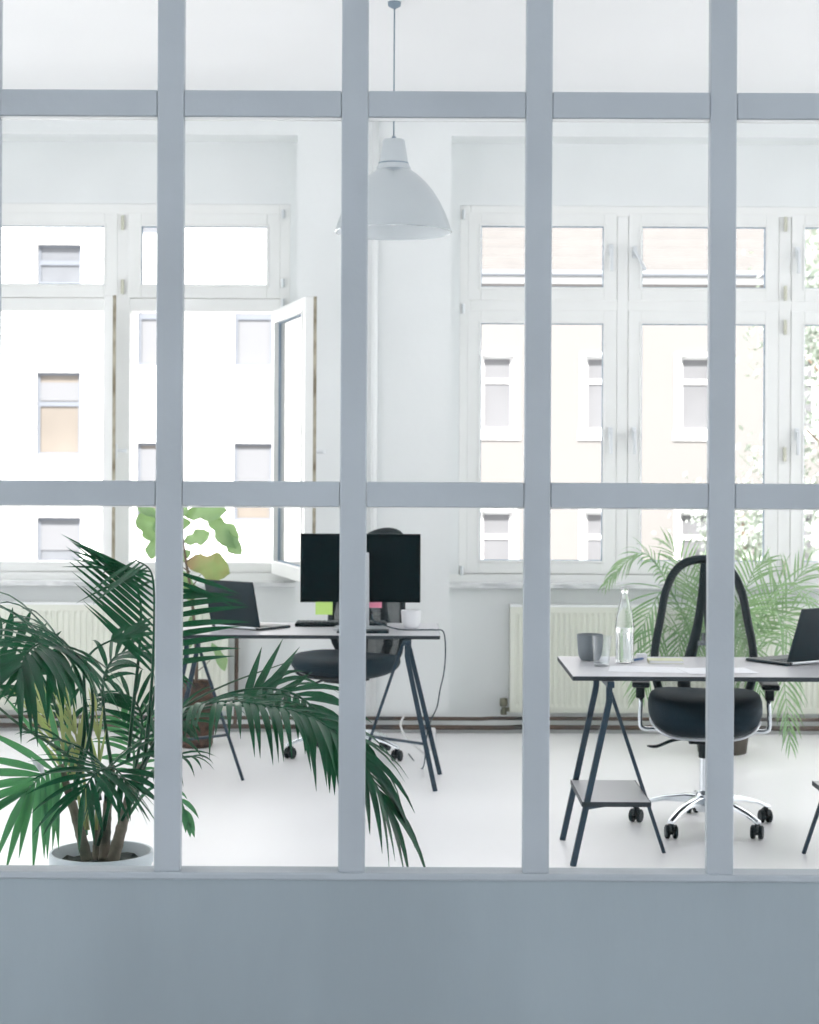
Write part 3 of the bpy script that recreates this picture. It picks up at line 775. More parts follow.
# monitor, back towards the camera
MD = 8.60
mc = Vector((x_at(361, MD), MD, TOPZ))
mon = thing('monitor', 'wide black monitor seen from behind on the farther desk', 'monitor', mc)
mz0, mz1 = z_at(602.5, MD)-TOPZ, z_at(534, MD)-TOPZ
hw_ = 60*MD/F
bm = BM(); box(bm, -hw_, hw_, -0.012, 0.010, mz0, mz1); obj('housing', bm, M['screen'], mon, bevel=0.003)
bm = BM(); box(bm, -hw_*0.97, hw_*0.97, -0.020, -0.012, mz0+0.01, mz1-0.008); obj('rear_cover', bm, M['screen'], mon, bevel=0.003)
bm = BM(); box(bm, -hw_+0.006, hw_-0.006, 0.010, 0.0115, mz0+0.014, mz1-0.006); obj('screen', bm, M['screen'], mon)
bm = BM(); tube(bm, [(0, -0.055, 0.008), (0, -0.05, mz0+0.2), (0, -0.045, mz1-0.09)], [0.064, 0.062, 0.060], sx=1.0, sy=0.15, square=True, up=(0, 1, 0)); 
stand = obj('stand', bm, M['silver'], mon, bevel=0.003)
bm = BM(); box(bm, -0.128, 0.130, -0.10, 0.08, 0.001, 0.009); obj('foot', bm, M['silver'], mon, bevel=0.003)
# sticky notes below the screen edge
def note(label, x0, x1, y0, y1, m, tilt):
    bm = BM(); rows = []
    for i in range(5):
        v = i/4; z = z_at(y0, MD)+(z_at(y1, MD)-z_at(y0, MD))*v
        rows.append([bm.verts.new((x_at(x0, MD)+(x_at(x1, MD)-x_at(x0, MD))*u, MD-0.0215-0.012*v*v*tilt, z)) for u in (0, 0.5, 1)])
    for a, b in zip(rows, rows[1:]):
        for j in range(2): bm.faces.new((a[j], a[j+1], b[j+1], b[j]))
    o = obj('sticky_note', bm, m, None, solidify=0.0006); tag(o, label, 'sticky note'); return o
note('yellow-green sticky note hanging below the left half of the monitor', 316.5, 333.5, 602, 614.5, M['note_green'], 1)
note('pink sticky note hanging below the middle of the monitor', 367, 382.5, 602, 607.5, M['note_pink'], 1)
# keyboard
kp = on_desk(340, 628.5)
kb = thing('keyboard', 'black keyboard lying on the farther desk under the monitor', 'keyboard', (kp.x, 8.76, TOPZ), R(1))
bm = BM(); box(bm, -0.23, 0.23, -0.065, 0.065, 0.001, 0.017); obj('housing', bm, M['black'], kb, bevel=0.004)
bm = BM()
for r_ in range(5):
    for c_ in range(21): box(bm, -0.222+c_*0.0212, -0.222+c_*0.0212+0.018, -0.058+r_*0.0235, -0.058+r_*0.0235+0.019, 0.016, 0.023)
kk = obj('keys', bm, M['key'], kb); kk['kind'] = 'stuff'
# mouse pad / flat silver tablet in front of the stand
pp = on_desk(363, 632.5)
bm = BM(); box(bm, pp.x-0.125, pp.x+0.125, 8.36, 8.48, TOPZ+0.0005, TOPZ+0.011)
tag(obj('drawing_tablet', bm, M['lid'], None, bevel=0.003), 'flat dark slab lying on the farther desk before the monitor foot', 'tablet')
# white cup
def cup(name, label, px, py, D, r0, r1, h, m, th=0.004):
    v = P(px, py, D)
    bm = BM(); lathe(bm, [(0, 0), (r0*0.8, 0), (r0*0.93, 0.003), (r0*1.02, 0.010), (r0+(r1-r0)*0.55, h*0.25), (r0+(r1-r0)*0.8, h*0.55), (r1, h-0.001), (r1-th*0.5, h), (r1-th, h-0.002), (r0+(r1-r0)*0.45-th, h*0.25), (r0-th, 0.010), (0, 0.007)], (v.x, D, TOPZ), 40)
    o = obj(name, bm, m, None); auto_smooth(o, 50); tag(o, label, 'cup'); return o
cup('cup', 'white cup on the farther desk, right of the monitor', 411, 628, 8.66, 0.040, 0.050, 0.089, M['ceramic'])
# laptop builder
def laptop(label, loc, rotz, wid=0.31, dep=0.215, ang=107, scale=1.0):
    t = thing('laptop', label, 'laptop', loc, rotz)
    bm = BM(); box(bm, -wid/2, wid/2, 0, dep, 0.001, 0.013); obj('base', bm, M['lid'], t, bevel=0.004)
    bm = BM()
    for r_ in range(5):
        for c_ in range(13): box(bm, -0.135+c_*0.0209, -0.135+c_*0.0209+0.017, 0.03+r_*0.019, 0.03+r_*0.019+0.015, 0.0125, 0.0145)
    kk = obj('keys', bm, M['key'], t); kk['kind'] = 'stuff'
    mtx = Matrix.Translation((0, 0.0, 0.012)) @ Matrix.Rotation(-R(ang-90)*-1, 4, 'X')
    bm = BM(); box(bm, -wid/2, wid/2, -0.004, 0.004, 0.004, dep+0.010, mtx); lid = obj('lid', bm, M['lid'], t, bevel=0.004)
    bm = BM(); box(bm, -wid/2+0.008, wid/2-0.008, 0.004, 0.0046, 0.012, dep, mtx); obj('screen', bm, M['screen'], lid)
    bm = BM(); tube(bm, [(-wid/2+0.03, 0, 0.010), (wid/2-0.03, 0, 0.010)], 0.007, 8); obj('hinge', bm, M['silver'], t)
    return t
# hinge line from A to B (B nearer); screen leans away from the user
hp = on_desk(237, 628.8)
laptop('open dark laptop at the left end of the farther desk, lid towards the palm', (hp.x-0.005, hp.y-0.01, TOPZ), R(-37), wid=0.325, dep=0.225, ang=104)
hp = on_desk(786, 666)
laptop('open dark laptop on the nearer desk, cut off by the right photo edge', (hp.x+0.135, hp.y+0.075, TOPZ), R(34), wid=0.33, dep=0.232, ang=110)
# cables
def cable(name, label, pts, r, m, n=40):
    bm = BM(); tube(bm, catmull(pts, n), r, 8); o = obj(name, bm, m, None, smooth=True); tag(o, label, 'cable'); return o
cp = lambda x, y, D: P(x, y, D)
cable('monitor_cable', 'thin dark cable running from the monitor over the right desk corner to the floor', [
    (mc.x+0.060, MD-0.075, TOPZ+0.08), cp(374, 621, 8.50), cp(382, 624.5, 8.56), Vector((x_at(400, 8.52), 8.52, TOPZ+0.006)), Vector((x_at(425, 8.5), 8.50, TOPZ+0.006)), Vector((LX1-0.02, 8.48, TOPZ+0.008)),
    cp(443.5, 632, 8.46), cp(445.5, 650, 8.46), cp(444, 672, 8.46), cp(440, 690, 8.46), cp(437, 707, 8.50), cp(431, 720, 8.60), cp(427, 735, 8.7), Vector((x_at(424, 8.8), 8.85, 0.006)), Vector((x_at(410, 9.2), 9.3, 0.006))], 0.0034, M['cable'], 70)
cable('power_cable', 'white looped cable at the foot of the window wall behind the farther desk', [
    cp(404, 716, 9.95), cp(400.5, 724, 9.9), cp(404, 734, 9.8), Vector((x_at(412, 9.7), 9.7, 0.006)), Vector((x_at(425, 9.3), 9.35, 0.006)), cp(428, 752, 9.1), cp(431, 746, 8.9), cp(432, 733, 8.77)], 0.006, M['cable_white'], 50)
bm = BM(); v = cp(431.5, 738, 8.77); box(bm, v.x-0.020, v.x+0.020, v.y-0.005, v.y+0.025, v.z-0.055, v.z+0.05, None)
tag(obj('cable_tie', bm, M['cable_white'], None, bevel=0.008), 'white cable wrap at the right trestle of the farther desk', 'cable wrap')

# ================================================================== THINGS ON THE RIGHT DESK
cup('mug', 'dark grey handleless mug behind the tumbler on the nearer desk', 590, 658, 7.26, 0.043, 0.055, 0.108, M['cup_grey'])
v = P(601.5, 664, 7.05)
bm = BM(); lathe(bm, [(0, 0), (0.029, 0), (0.031, 0.004), (0.0405, 0.121), (0.0395, 0.122), (0.0385, 0.121), (0.029, 0.012), (0, 0.011)], (v.x, 7.05, TOPZ), 40)
o = obj('tumbler', bm, M['tumbler_glass'], None); auto_smooth(o, 50); tag(o, 'clear drinking glass in front of the grey mug on the nearer desk', 'glass')
v = P(624.5, 662, 7.17)
bt = thing('water_bottle', 'clear glass water bottle with a slim neck on the nearer desk', 'bottle', (v.x, 7.17, TOPZ))
prof = [(0, 0.006), (0.030, 0.003), (0.036, 0), (0.038, 0.006), (0.038, 0.136), (0.0395, 0.142), (0.0395, 0.150), (0.037, 0.158), (0.0365, 0.172), (0.033, 0.198), (0.024, 0.235), (0.017, 0.265), (0.0135, 0.285), (0.0135, 0.290), (0.0155, 0.292), (0.0155, 0.305), (0.0135, 0.307)]
inn = [(0.0115, 0.307), (0.011, 0.285), (0.0145, 0.262), (0.0215, 0.233), (0.030, 0.197), (0.0335, 0.170), (0.035, 0.140), (0.035, 0.012), (0, 0.012)]
bm = BM(); lathe(bm, prof+inn, seg=40); auto_smooth(obj('glass_body', bm, M['glassware'], bt), 60)
bm = BM(); lathe(bm, [(0, 0.0135), (0.0335, 0.0135), (0.0335, 0.125), (0, 0.125)], seg=32); auto_smooth(obj('water', bm, M['water'], bt), 60)
def sheet(label, cx, cy, w, d, rot, z=0.0006, th=0.0009, name='paper_sheet'):
    m_ = Matrix.Translation((cx, cy, TOPZ)) @ Matrix.Rotation(rot, 4, 'Z')
    bm = BM(); box(bm, -w/2, w/2, -d/2, d/2, z, z+th, m_)
    o = obj(name, bm, M['paper'], None); tag(o, label, 'paper'); return o
v = on_desk(655, 670); sheet('white paper sheet lying on the nearer desk before the bottle', v.x-0.03, v.y+0.01, 0.30, 0.20, R(-9))
v = on_desk(722, 671); sheet('white paper sheet lying on the nearer desk, partly over the other sheet', v.x-0.02, v.y-0.01, 0.28, 0.19, R(7), 0.0018, 0.001)
v = on_desk(667, 663.8)
nb = thing('notebook', 'small pale yellow-green notebook on the nearer desk', 'notebook', (v.x, v.y+0.045, TOPZ), R(-3))
bm = BM(); box(bm, -0.068, 0.068, -0.044, 0.044, 0.002, 0.012); obj('pages', bm, M['paper'], nb)
bm = BM(); box(bm, -0.070, 0.070, -0.046, 0.046, 0.0005, 0.002); box(bm, -0.070, 0.070, -0.046, 0.046, 0.012, 0.0135); box(bm, -0.0715, -0.070, -0.046, 0.046, 0.0005, 0.0135)
obj('cover', bm, M['notebook'], nb)
v = on_desk(638, 661.5)
bm = BM(); tube(bm, [(v.x-0.02, v.y, TOPZ+0.006), (v.x+0.028, v.y+0.06, TOPZ+0.006), (v.x+0.032, v.y+0.066, TOPZ+0.006)], [0.005, 0.005, 0.0015], 8)
tag(obj('pen', bm, M['pen'], None, smooth=True), 'short blue pen lying beside the water bottle', 'pen')
v = on_desk(639, 656)
bm = BM(); box(bm, v.x-0.022, v.x+0.022, 7.33, 7.36, TOPZ+0.0005, TOPZ+0.020)
tag(obj('eraser', bm, M['paper'], None, bevel=0.004), 'small white block at the back edge of the nearer desk behind the bottle', 'eraser')

# ================================================================== PLANTS
def blade(bm, p0, d, nrm, L, w, droop, rng_, nseg=6, fold=0.35):
    """one leaflet: ribbon with a centre crease, bending under its weight"""
    d = d.normalized(); pts = []
    g = Vector((0, 0, -1))
    cur = p0.copy(); dirn = d.copy(); st = L/nseg
    rows = []
    for i in range(nseg+1):
        s = i/nseg
        ww = w*(0.35+2.6*s if s < 0.25 else 1.0-max(0, (s-0.35)/0.65)**1.6)*0.5
        if i == nseg: ww = w*0.02
        side = dirn.cross(nrm)
        if side.length < 1e-4: side = dirn.orthogonal()
        side.normalize(); nn = side.cross(dirn).normalized()
        rows.append((bm.verts.new(cur-side*ww+nn*ww*fold), bm.verts.new(cur), bm.verts.new(cur+side*ww+nn*ww*fold)))
        dirn = (dirn+g*droop*(0.35+s)/nseg*1.4).normalized()
        cur = cur+dirn*st
    for a, b in zip(rows, rows[1:]):
        bm.faces.new((a[0], a[1], b[1], b[0])); bm.faces.new((a[1], a[2], b[2], b[1]))
def frond(bm, pts, n, Lm, w, t0, nhint, droop=0.6, ang=(62, 25), seed=0, rr=(0.006, 0.002), lift=0.15, jitter=0.12, prof=(0.55, 1.0, 0.5), sides=(1, 1)):
    rng_ = random.Random(seed)
    cu = catmull(pts, 60)
    lens = [0]
    for a, b in zip(cu, cu[1:]): lens.append(lens[-1]+(b-a).length)
    tot = lens[-1]
    tube(bm, cu[::2], [rr[0]+(rr[1]-rr[0])*i/30 for i in range(31)], 6)
    def at(t):
        s = t*tot
        for i in range(60):
            if lens[i+1] >= s:
                u = (s-lens[i])/max(1e-9, lens[i+1]-lens[i]); return cu[i].lerp(cu[i+1], u), (cu[i+1]-cu[i]).normalized()
        return cu[-1], (cu[-1]-cu[-2]).normalized()
    nh = Vector(nhint).normalized()
    for i in range(n):
        u = i/(n-1); t = t0+(1-t0)*u
        p, T = at(min(0.999, t))
        S = T.cross(nh)
        if S.length < 1e-3: S = T.orthogonal()
        S.normalize(); N_ = S.cross(T).normalized()
        if N_.dot(nh) < 0: N_ = -N_
        a = R(ang[0]+(ang[1]-ang[0])*u)
        env = prof[0]+(prof[1]-prof[0])*min(1, u/0.35) if u < 0.35 else prof[1]+(prof[2]-prof[1])*((u-0.35)/0.65)**1.5
        for s, on in zip((-1, 1), sides):
            if not on: continue
            d = T*math.cos(a)+S*s*math.sin(a)+N_*(lift+rng_.uniform(-jitter, jitter))
            d += Vector((rng_.uniform(-1, 1), rng_.uniform(-1, 1), rng_.uniform(-1, 1)))*jitter*0.6
            roll = N_+S*s*rng_.uniform(-0.5, 0.3)+T*rng_.uniform(-0.3, 0.3)
            blade(bm, p, d, roll, Lm*env*rng_.uniform(0.86, 1.08), w*(0.75+0.35*env), droop*rng_.uniform(0.7, 1.3), rng_)
def PP(l): return [P(*q) for q in l]

# --- big kentia palm in the grey pot, close behind the partition
PD = 5.0
pc = P(101.5, 851, PD)
palm = thing('potted_palm', 'large dark green palm in a pale grey pot just behind the glass', 'potted plant', (pc.x, PD, 0))
ph = pc.z; pr = 51.5*PD/F
bm = BM(); lathe(bm, [(0, 0), (pr*0.74, 0), (pr*0.76, 0.004), (pr*0.97, ph-0.035), (pr*1.0, ph-0.03), (pr*1.0, ph-0.003), (pr*0.99, ph), (pr*0.95, ph), (pr*0.94, ph-0.004), (pr*0.92, ph-0.05), (pr*0.7, ph-0.25), (0, ph-0.25)], seg=64)
pot = obj('pot', bm, M['pot'], palm); auto_smooth(pot, 40)
bm = BM(); rngs = random.Random(9)
rg = []
for r_ in (0.0, 0.25, 0.5, 0.75, 0.925):
    if r_ == 0: rg.append([bm.verts.new((0, 0, ph-0.030))]); continue
    rg.append([bm.verts.new((pr*r_*math.cos(2*math.pi*q/32), pr*r_*math.sin(2*math.pi*q/32), ph-0.036+rngs.uniform(-0.006, 0.008))) for q in range(32)])
for a, b in zip(rg, rg[1:]):
    for q in range(32):
        q2 = (q+1) % 32
        if len(a) == 1: bm.faces.new((a[0], b[q], b[q2]))
        else: bm.faces.new((a[q], a[q2], b[q2], b[q]))
obj('soil', bm, M['soil'], palm, smooth=True)
def stem(pts, r0, r1):
    bm = BM(); cu = catmull(PP(pts), 26)
    rr = []
    for i in range(27):
        u = i/26; rr.append((r0+(r1-r0)*u)*(1+0.10*(1 if i % 4 == 0 else 0)))
    tube(bm, cu, rr, 10); obj('stem', bm, M['palm_stem'], palm, world=True, smooth=True)
stem([(87, 860, 4.98), (80, 832, 4.98), (71, 800, 5.0), (60, 765, 5.02)], 0.017, 0.010)
stem([(104, 860, 5.02), (106, 830, 5.02), (108, 800, 5.04), (112, 765, 5.05)], 0.016, 0.010)
stem([(113, 860, 4.98), (122, 826, 4.98), (130, 795, 5.0), (141, 765, 5.03)], 0.018, 0.010)
stem([(96, 860, 5.06), (97, 838, 5.06), (98, 815, 5.05)], 0.012, 0.009)
def kf(name_mat, pts, **k_):
    bm = BM(); bm_pts = PP(pts); frond(bm, bm_pts, **k_)
    o = obj('frond', bm, M[name_mat], palm, world=True, smooth=True)
    return o
# tall frond beside the mullion, facing the camera
kf('palm', [(140, 790, 5.03), (147, 735, 5.06), (152, 680, 5.08), (154, 630, 5.08), (154, 592, 5.06), (150, 570, 5.02), (136, 560, 4.95)], n=19, Lm=0.33, w=0.0135, t0=0.46, nhint=(0.05, -1, 0.1), droop=0.10, ang=(46, 50), seed=1, prof=(0.85, 1.0, 0.62), lift=0.08, jitter=0.05, sides=(1, 0))
kf('palm', [(141, 790, 5.05), (150, 720, 5.12), (160, 668, 5.18), (166, 625, 5.2), (170, 592, 5.2), (178, 572, 5.18)], n=11, Lm=0.25, w=0.0175, t0=0.56, nhint=(0.05, -1, 0.2), droop=0.15, ang=(70, 78), seed=2, prof=(0.9, 1.0, 0.8), sides=(0, 1), lift=0.1, jitter=0.06)
# its drooping tip, thin blades reaching left
kf('palm', [(128, 760, 5.1), (134, 700, 5.16), (140, 640, 5.2), (140, 600, 5.2), (130, 580, 5.14), (112, 572, 5.06)], n=7, Lm=0.17, w=0.013, t0=0.78, nhint=(-0.2, -0.7, 0.8), droop=0.25, ang=(48, 14), seed=21, prof=(0.7, 1.0, 0.9), jitter=0.08)
# big frond at the left that arches towards the viewer and hangs its blades
kf('palm', [(72, 800, 5.0), (84, 735, 5.0), (82, 685, 4.94), (66, 654, 4.84), (46, 643, 4.72), (30, 650, 4.62), (20, 668, 4.56)], n=17, Lm=0.31, w=0.021, t0=0.64, nhint=(0.15, -0.75, 0.75), droop=1.0, ang=(92, 22), seed=3, prof=(0.9, 1.0, 0.8), lift=0.25, jitter=0.10)
kf('palm', [(72, 800, 4.98), (90, 735, 4.96), (92, 690, 4.88), (80, 660, 4.78), (62, 650, 4.68), (52, 662, 4.62)], n=8, Lm=0.24, w=0.020, t0=0.76, nhint=(0.1, -0.75, 0.75), droop=1.0, ang=(80, 20), seed=31, prof=(0.9, 1.0, 0.9), lift=0.15, jitter=0.10)
# short upright blades above it at the left edge
kf('palm', [(66, 790, 5.06), (62, 730, 5.1), (44, 680, 5.12), (20, 652, 5.12), (-10, 640, 5.1)], n=8, Lm=0.125, w=0.024, t0=0.66, nhint=(0.1, -0.8, 0.5), droop=0.05, ang=(98, 75), seed=4, sides=(1, 1), prof=(0.8, 1.0, 1.0), lift=0.3, jitter=0.2)
# frond arching right above the pot, behind
kf('palm', [(112, 770, 5.08), (104, 715, 5.14), (104, 678, 5.18), (118, 655, 5.2), (142, 655, 5.22), (164, 672, 5.22)], n=13, Lm=0.21, w=0.016, t0=0.52, nhint=(0, -0.3, 1), droop=0.75, ang=(55, 30), seed=5)
# single long blade rising right over it
kf('palm', [(100, 800, 5.0), (88, 730, 4.98), (84, 672, 4.95), (92, 652, 4.92), (112, 640, 4.90), (134, 632, 4.88)], n=3, Lm=0.12, w=0.024, t0=0.88, nhint=(0, -0.9, 0.4), droop=0.0, ang=(22, 6), seed=32, lift=0.02, jitter=0.05)
# the long frond that arches to the right across the floor
kf('palm', [(141, 768, 5.02), (158, 738, 4.95), (184, 710, 4.85), (225, 702, 4.75), (270, 706, 4.66), (308, 716, 4.58), (342, 738, 4.50), (367, 770, 4.44), (384, 800, 4.42)], n=31, Lm=0.27, w=0.0175, t0=0.30, nhint=(0.05, -0.15, 1), droop=1.25, ang=(56, 16), seed=6, prof=(0.75, 1.0, 0.85), lift=0.15, jitter=0.10)
kf('palm', [(160, 738, 5.0), (200, 706, 4.95), (245, 690, 4.88), (288, 692, 4.80), (318, 712, 4.72), (334, 738, 4.68)], n=11, Lm=0.20, w=0.021, t0=0.55, nhint=(0.0, -0.5, 0.85), droop=1.0, ang=(60, 12), seed=26, prof=(0.7, 1.0, 1.0), lift=0.1, jitter=0.12)
# upright blades on its middle
kf('palm', [(141, 768, 5.03), (175, 720, 5.02), (215, 706, 4.96), (245, 706, 4.92), (262, 708, 4.90)], n=5, Lm=0.215, w=0.025, t0=0.88, nhint=(0, -0.95, 0.3), droop=-0.05, ang=(80, 38), seed=17, sides=(1, 0), prof=(0.8, 1.0, 1.0), jitter=0.16)
# bare young spears
bm = BM(); tube(bm, catmull(PP([(150, 745, 5.0), (182, 709, 5.0), (225, 685, 4.98), (291, 661, 4.95)]), 20), [0.006-0.0048*i/20 for i in range(21)], 7)
obj('spear', bm, M['stalk'], palm, world=True, smooth=True)
bm = BM(); tube(bm, catmull(PP([(112, 790, 4.95), (60, 750, 4.85), (20, 725, 4.78), (-10, 700, 4.74)]), 20), [0.006-0.003*i/20 for i in range(21)], 7)
obj('spear', bm, M['stalk'], palm, world=True, smooth=True)
# paler fan at lower left
kf('palm_light', [(86, 835, 5.1), (84, 795, 5.1), (74, 775, 5.06), (58, 768, 5.0), (42, 776, 4.95), (26, 792, 4.9)], n=11, Lm=0.28, w=0.0225, t0=0.55, nhint=(0.1, -1, 0.35), droop=0.22, ang=(88, 15), seed=7, prof=(0.8, 1.0, 0.9), lift=0.0, jitter=0.08)
# dark fan hanging in front of the stems
kf('palm', [(98, 845, 5.0), (110, 800, 4.94), (114, 778, 4.86), (106, 769, 4.78), (94, 775, 4.70), (84, 790, 4.66)], n=11, Lm=0.22, w=0.0175, t0=0.62, nhint=(0.0, -0.85, 0.6), droop=0.5, ang=(92, 25), seed=8, prof=(0.95, 1.0, 0.8), lift=0.0, jitter=0.10)
kf('palm', [(104, 830, 5.0), (112, 785, 4.92), (106, 770, 4.86), (114, 768, 4.8), (126, 780, 4.75)], n=6, Lm=0.18, w=0.017, t0=0.70, nhint=(0.0, -0.85, 0.6), droop=0.6, ang=(85, 20), seed=18, prof=(0.95, 1.0, 0.8), lift=0.0)
# thin one arching left
kf('palm', [(106, 800, 4.98), (106, 775, 4.92), (92, 755, 4.86), (66, 742, 4.8), (36, 735, 4.76)], n=5, Lm=0.11, w=0.010, t0=0.6, nhint=(0, -0.3, 1), droop=0.8, ang=(50, 15), seed=14)
# yellowing young fronds
kf('palm_yellow', [(84, 830, 5.02), (76, 785, 5.04), (62, 745, 5.06), (44, 715, 5.08)], n=6, Lm=0.19, w=0.011, t0=0.40, nhint=(-0.2, -1, 0.2), droop=-0.05, ang=(24, 10), seed=9, prof=(1, 1, 0.7), jitter=0.06)
kf('palm_yellow', [(88, 830, 5.0), (84, 780, 5.02), (76, 735, 5.04), (66, 705, 5.05)], n=5, Lm=0.13, w=0.011, t0=0.5, nhint=(-0.2, -1, 0.2), droop=-0.05, ang=(22, 10), seed=19, prof=(1, 1, 0.7), jitter=0.06)
kf('palm_yellow', [(96, 830, 5.03), (98, 780, 5.05), (99, 740, 5.06), (96, 712, 5.06)], n=3, Lm=0.12, w=0.011, t0=0.5, nhint=(-0.2, -1, 0.2), droop=-0.05, ang=(14, 8), seed=20, prof=(1, 1, 0.7), jitter=0.04)
# middle mass beside the mullion
kf('palm', [(130, 800, 5.05), (138, 755, 5.12), (142, 722, 5.2), (134, 700, 5.25), (118, 692, 5.28)], n=12, Lm=0.18, w=0.0145, t0=0.42, nhint=(0.1, -0.8, 0.7), droop=0.5, ang=(68, 28), seed=10)
kf('palm', [(135, 800, 5.04), (146, 762, 5.06), (160, 735, 5.06), (174, 722, 5.05), (190, 722, 5.02)], n=9, Lm=0.19, w=0.015, t0=0.42, nhint=(0.0, -0.5, 1), droop=0.8, ang=(68, 22), seed=11)
kf('palm_light', [(128, 805, 5.1), (134, 770, 5.16), (132, 740, 5.22), (122, 718, 5.26)], n=10, Lm=0.16, w=0.013, t0=0.35, nhint=(0, -1, 0.4), droop=0.5, ang=(70, 30), seed=12)
# thin blades low between the mullions
kf('palm', [(122, 820, 4.95), (145, 780, 4.88), (168, 760, 4.82), (190, 757, 4.78)], n=6, Lm=0.16, w=0.010, t0=0.5, nhint=(0, -0.4, 1), droop=1.0, ang=(48, 18), seed=13, lift=0.05)
kf('palm_light', [(122, 825, 5.0), (146, 792, 4.98), (166, 786, 4.95), (180, 800, 4.92), (188, 822, 4.9)], n=4, Lm=0.09, w=0.017, t0=0.68, nhint=(0, -0.6, 1), droop=0.8, ang=(32, 8), seed=15)
# low blades behind the hanging frond at the left edge
kf('palm', [(76, 800, 5.12), (72, 745, 5.18), (58, 708, 5.2), (34, 690, 5.2), (4, 690, 5.18)], n=10, Lm=0.20, w=0.017, t0=0.48, nhint=(0, -0.5, 1), droop=0.7, ang=(50, 22), seed=16)

# small white tag caught between the fronds
bm = BM(); rw = random.Random(4)
g_ = [[bm.verts.new(P(31+4.2*i+1.2*j, 757+3.0*i+4.5*j*(0.7+0.3*i), 4.88+rw.uniform(-0.012, 0.012))) for j in range(3)] for i in range(4)]
for a_, b_ in zip(g_, g_[1:]):
    for j in range(2): bm.faces.new((a_[j], a_[j+1], b_[j+1], b_[j]))
o = obj('plant_tag', bm, M['ceramic'], palm, world=True, solidify=0.001); o['label'] = 'small white glossy plastic tag'
# --- areca palm behind the right chair
AD = 9.45; ac = P(722, 744, AD)
areca = thing('potted_palm', 'pale green feathery palm in a dark pot behind the swivel chair, by the radiator', 'potted plant', (ac.x, AD, 0))
bm = BM(); lathe(bm, [(0, 0), (0.13, 0), (0.165, 0.25), (0.175, 0.255), (0.175, 0.28), (0.16, 0.28), (0.155, 0.25), (0, 0.24)], seg=40); auto_smooth(obj('pot', bm, M['pot_dark'], areca), 40)
bm = BM(); lathe(bm, [(0, 0.262), (0.08, 0.258), (0.152, 0.252)], seg=32); obj('soil', bm, M['soil'], areca)
def areca_frond(tip, mid, base, seed, Lm=0.26, n=20, w=0.0115, droop=0.6, nh=(0, -0.5, 1), t0=0.42):
    bm = BM(); frond(bm, [base, base.lerp(mid, 0.5)+Vector((0, 0, 0.05)), mid, mid.lerp(tip, 0.55)+Vector((0, 0, 0.05)), tip], n=n, Lm=Lm, w=w, t0=t0, nhint=nh, droop=droop, ang=(60, 25), seed=seed, rr=(0.005, 0.0015), prof=(0.6, 1, 0.45))
    obj('frond', bm, M['areca'], areca, world=True, smooth=True)
ab = ac.copy(); ab.z = 0.26
specs = [  # tip px, mid px (with D)
    ((606, 584, 9.35), (650, 557, 9.35)), ((638, 640, 9.2), (668, 590, 9.3)), ((640, 690, 9.1), (664, 625, 9.2)),
    ((668, 545, 9.6), (694, 600, 9.55)), ((705, 560, 9.2), (708, 620, 9.3)), ((765, 560, 9.6), (742, 600, 9.5)),
    ((812, 605, 9.3), (776, 588, 9.35)), ((800, 660, 9.05), (770, 612, 9.15)), ((835, 640, 9.4), (792, 610, 9.4)),
    ((790, 742, 8.95), (778, 640, 9.0)), ((700, 650, 8.95), (705, 610, 9.1)), ((676, 660, 8.95), (690, 620, 9.1)),
    ((745, 650, 8.95), (738, 606, 9.05)), ((760, 690, 8.9), (748, 640, 9.0)), ((826, 580, 9.55), (800, 575, 9.5))]
for i, (tp, md) in enumerate(specs):
    rb_ = random.Random(50+i); b_ = ab+Vector((rb_.uniform(-0.06, 0.06), rb_.uniform(-0.05, 0.05), 0))
    if i == 0: areca_frond(P(*tp), P(*md), b_, 50+i, Lm=0.16, n=22, droop=0.9, t0=0.62)
    else: areca_frond(P(*tp), P(*md), b_, 50+i, Lm=0.27 if i != 9 else 0.22, droop=0.55 if i != 9 else 0.9)
for i in range(5):
    bm = BM(); a = i*1.3; tube(bm, catmull([ab+Vector((0.03*math.cos(a), 0.03*math.sin(a), -0.02)), ab+Vector((0.05*math.cos(a), 0.05*math.sin(a), 0.25)), ab+Vector((0.09*math.cos(a), 0.09*math.sin(a), 0.5))], 10), [0.011-0.006*q/10 for q in range(11)], 8)
    obj('cane', bm, M['areca'], areca, world=True, smooth=True)

# --- fiddle-leaf fig behind the left desk
FD = 9.55; fc = P(196, 740, FD)
fig = thing('potted_fig', 'light green large-leaved fig in a brown wicker basket behind the farther desk', 'potted plant', (fc.x, FD, 0))
bm = BM()
prof = [(0, 0)]
for i in range(19):
    u = i/18; prof.append((0.085+0.02*math.sin(u*math.pi)*1.1+(0.004 if i % 2 else 0), 0.0+0.36*u))
prof += [(0.078, 0.355), (0.075, 0.30), (0, 0.30)]
lathe(bm, prof, seg=40); obj('basket', bm, M['basket'], fig)
bm = BM(); lathe(bm, [(0, 0.315), (0.04, 0.312), (0.076, 0.306)], seg=24); obj('soil', bm, M['soil'], fig)
tr = [Vector((fc.x, FD, 0.30)), P(196, 650, FD), P(192, 600, FD), P(185, 555, FD), P(180, 515, FD), P(178, 488, FD)]
bm = BM(); tube(bm, catmull(tr, 30), [0.011-0.007*i/30 for i in range(31)], 8)
for (x, y) in ((222, 540), (150, 530), (206, 568), (205, 510), (218, 655), (160, 550), (200, 545)):
    j = 4 if y < 600 else 1
    a = P(190 if y > 540 else 184, y+22, FD); tube(bm, [a, P((x+188)/2, y+12, FD), P(x*0.75+188*0.25, y+5, FD)], [0.004, 0.003, 0.002], 6)
obj('stem', bm, M['bark'], fig, world=True, smooth=True)
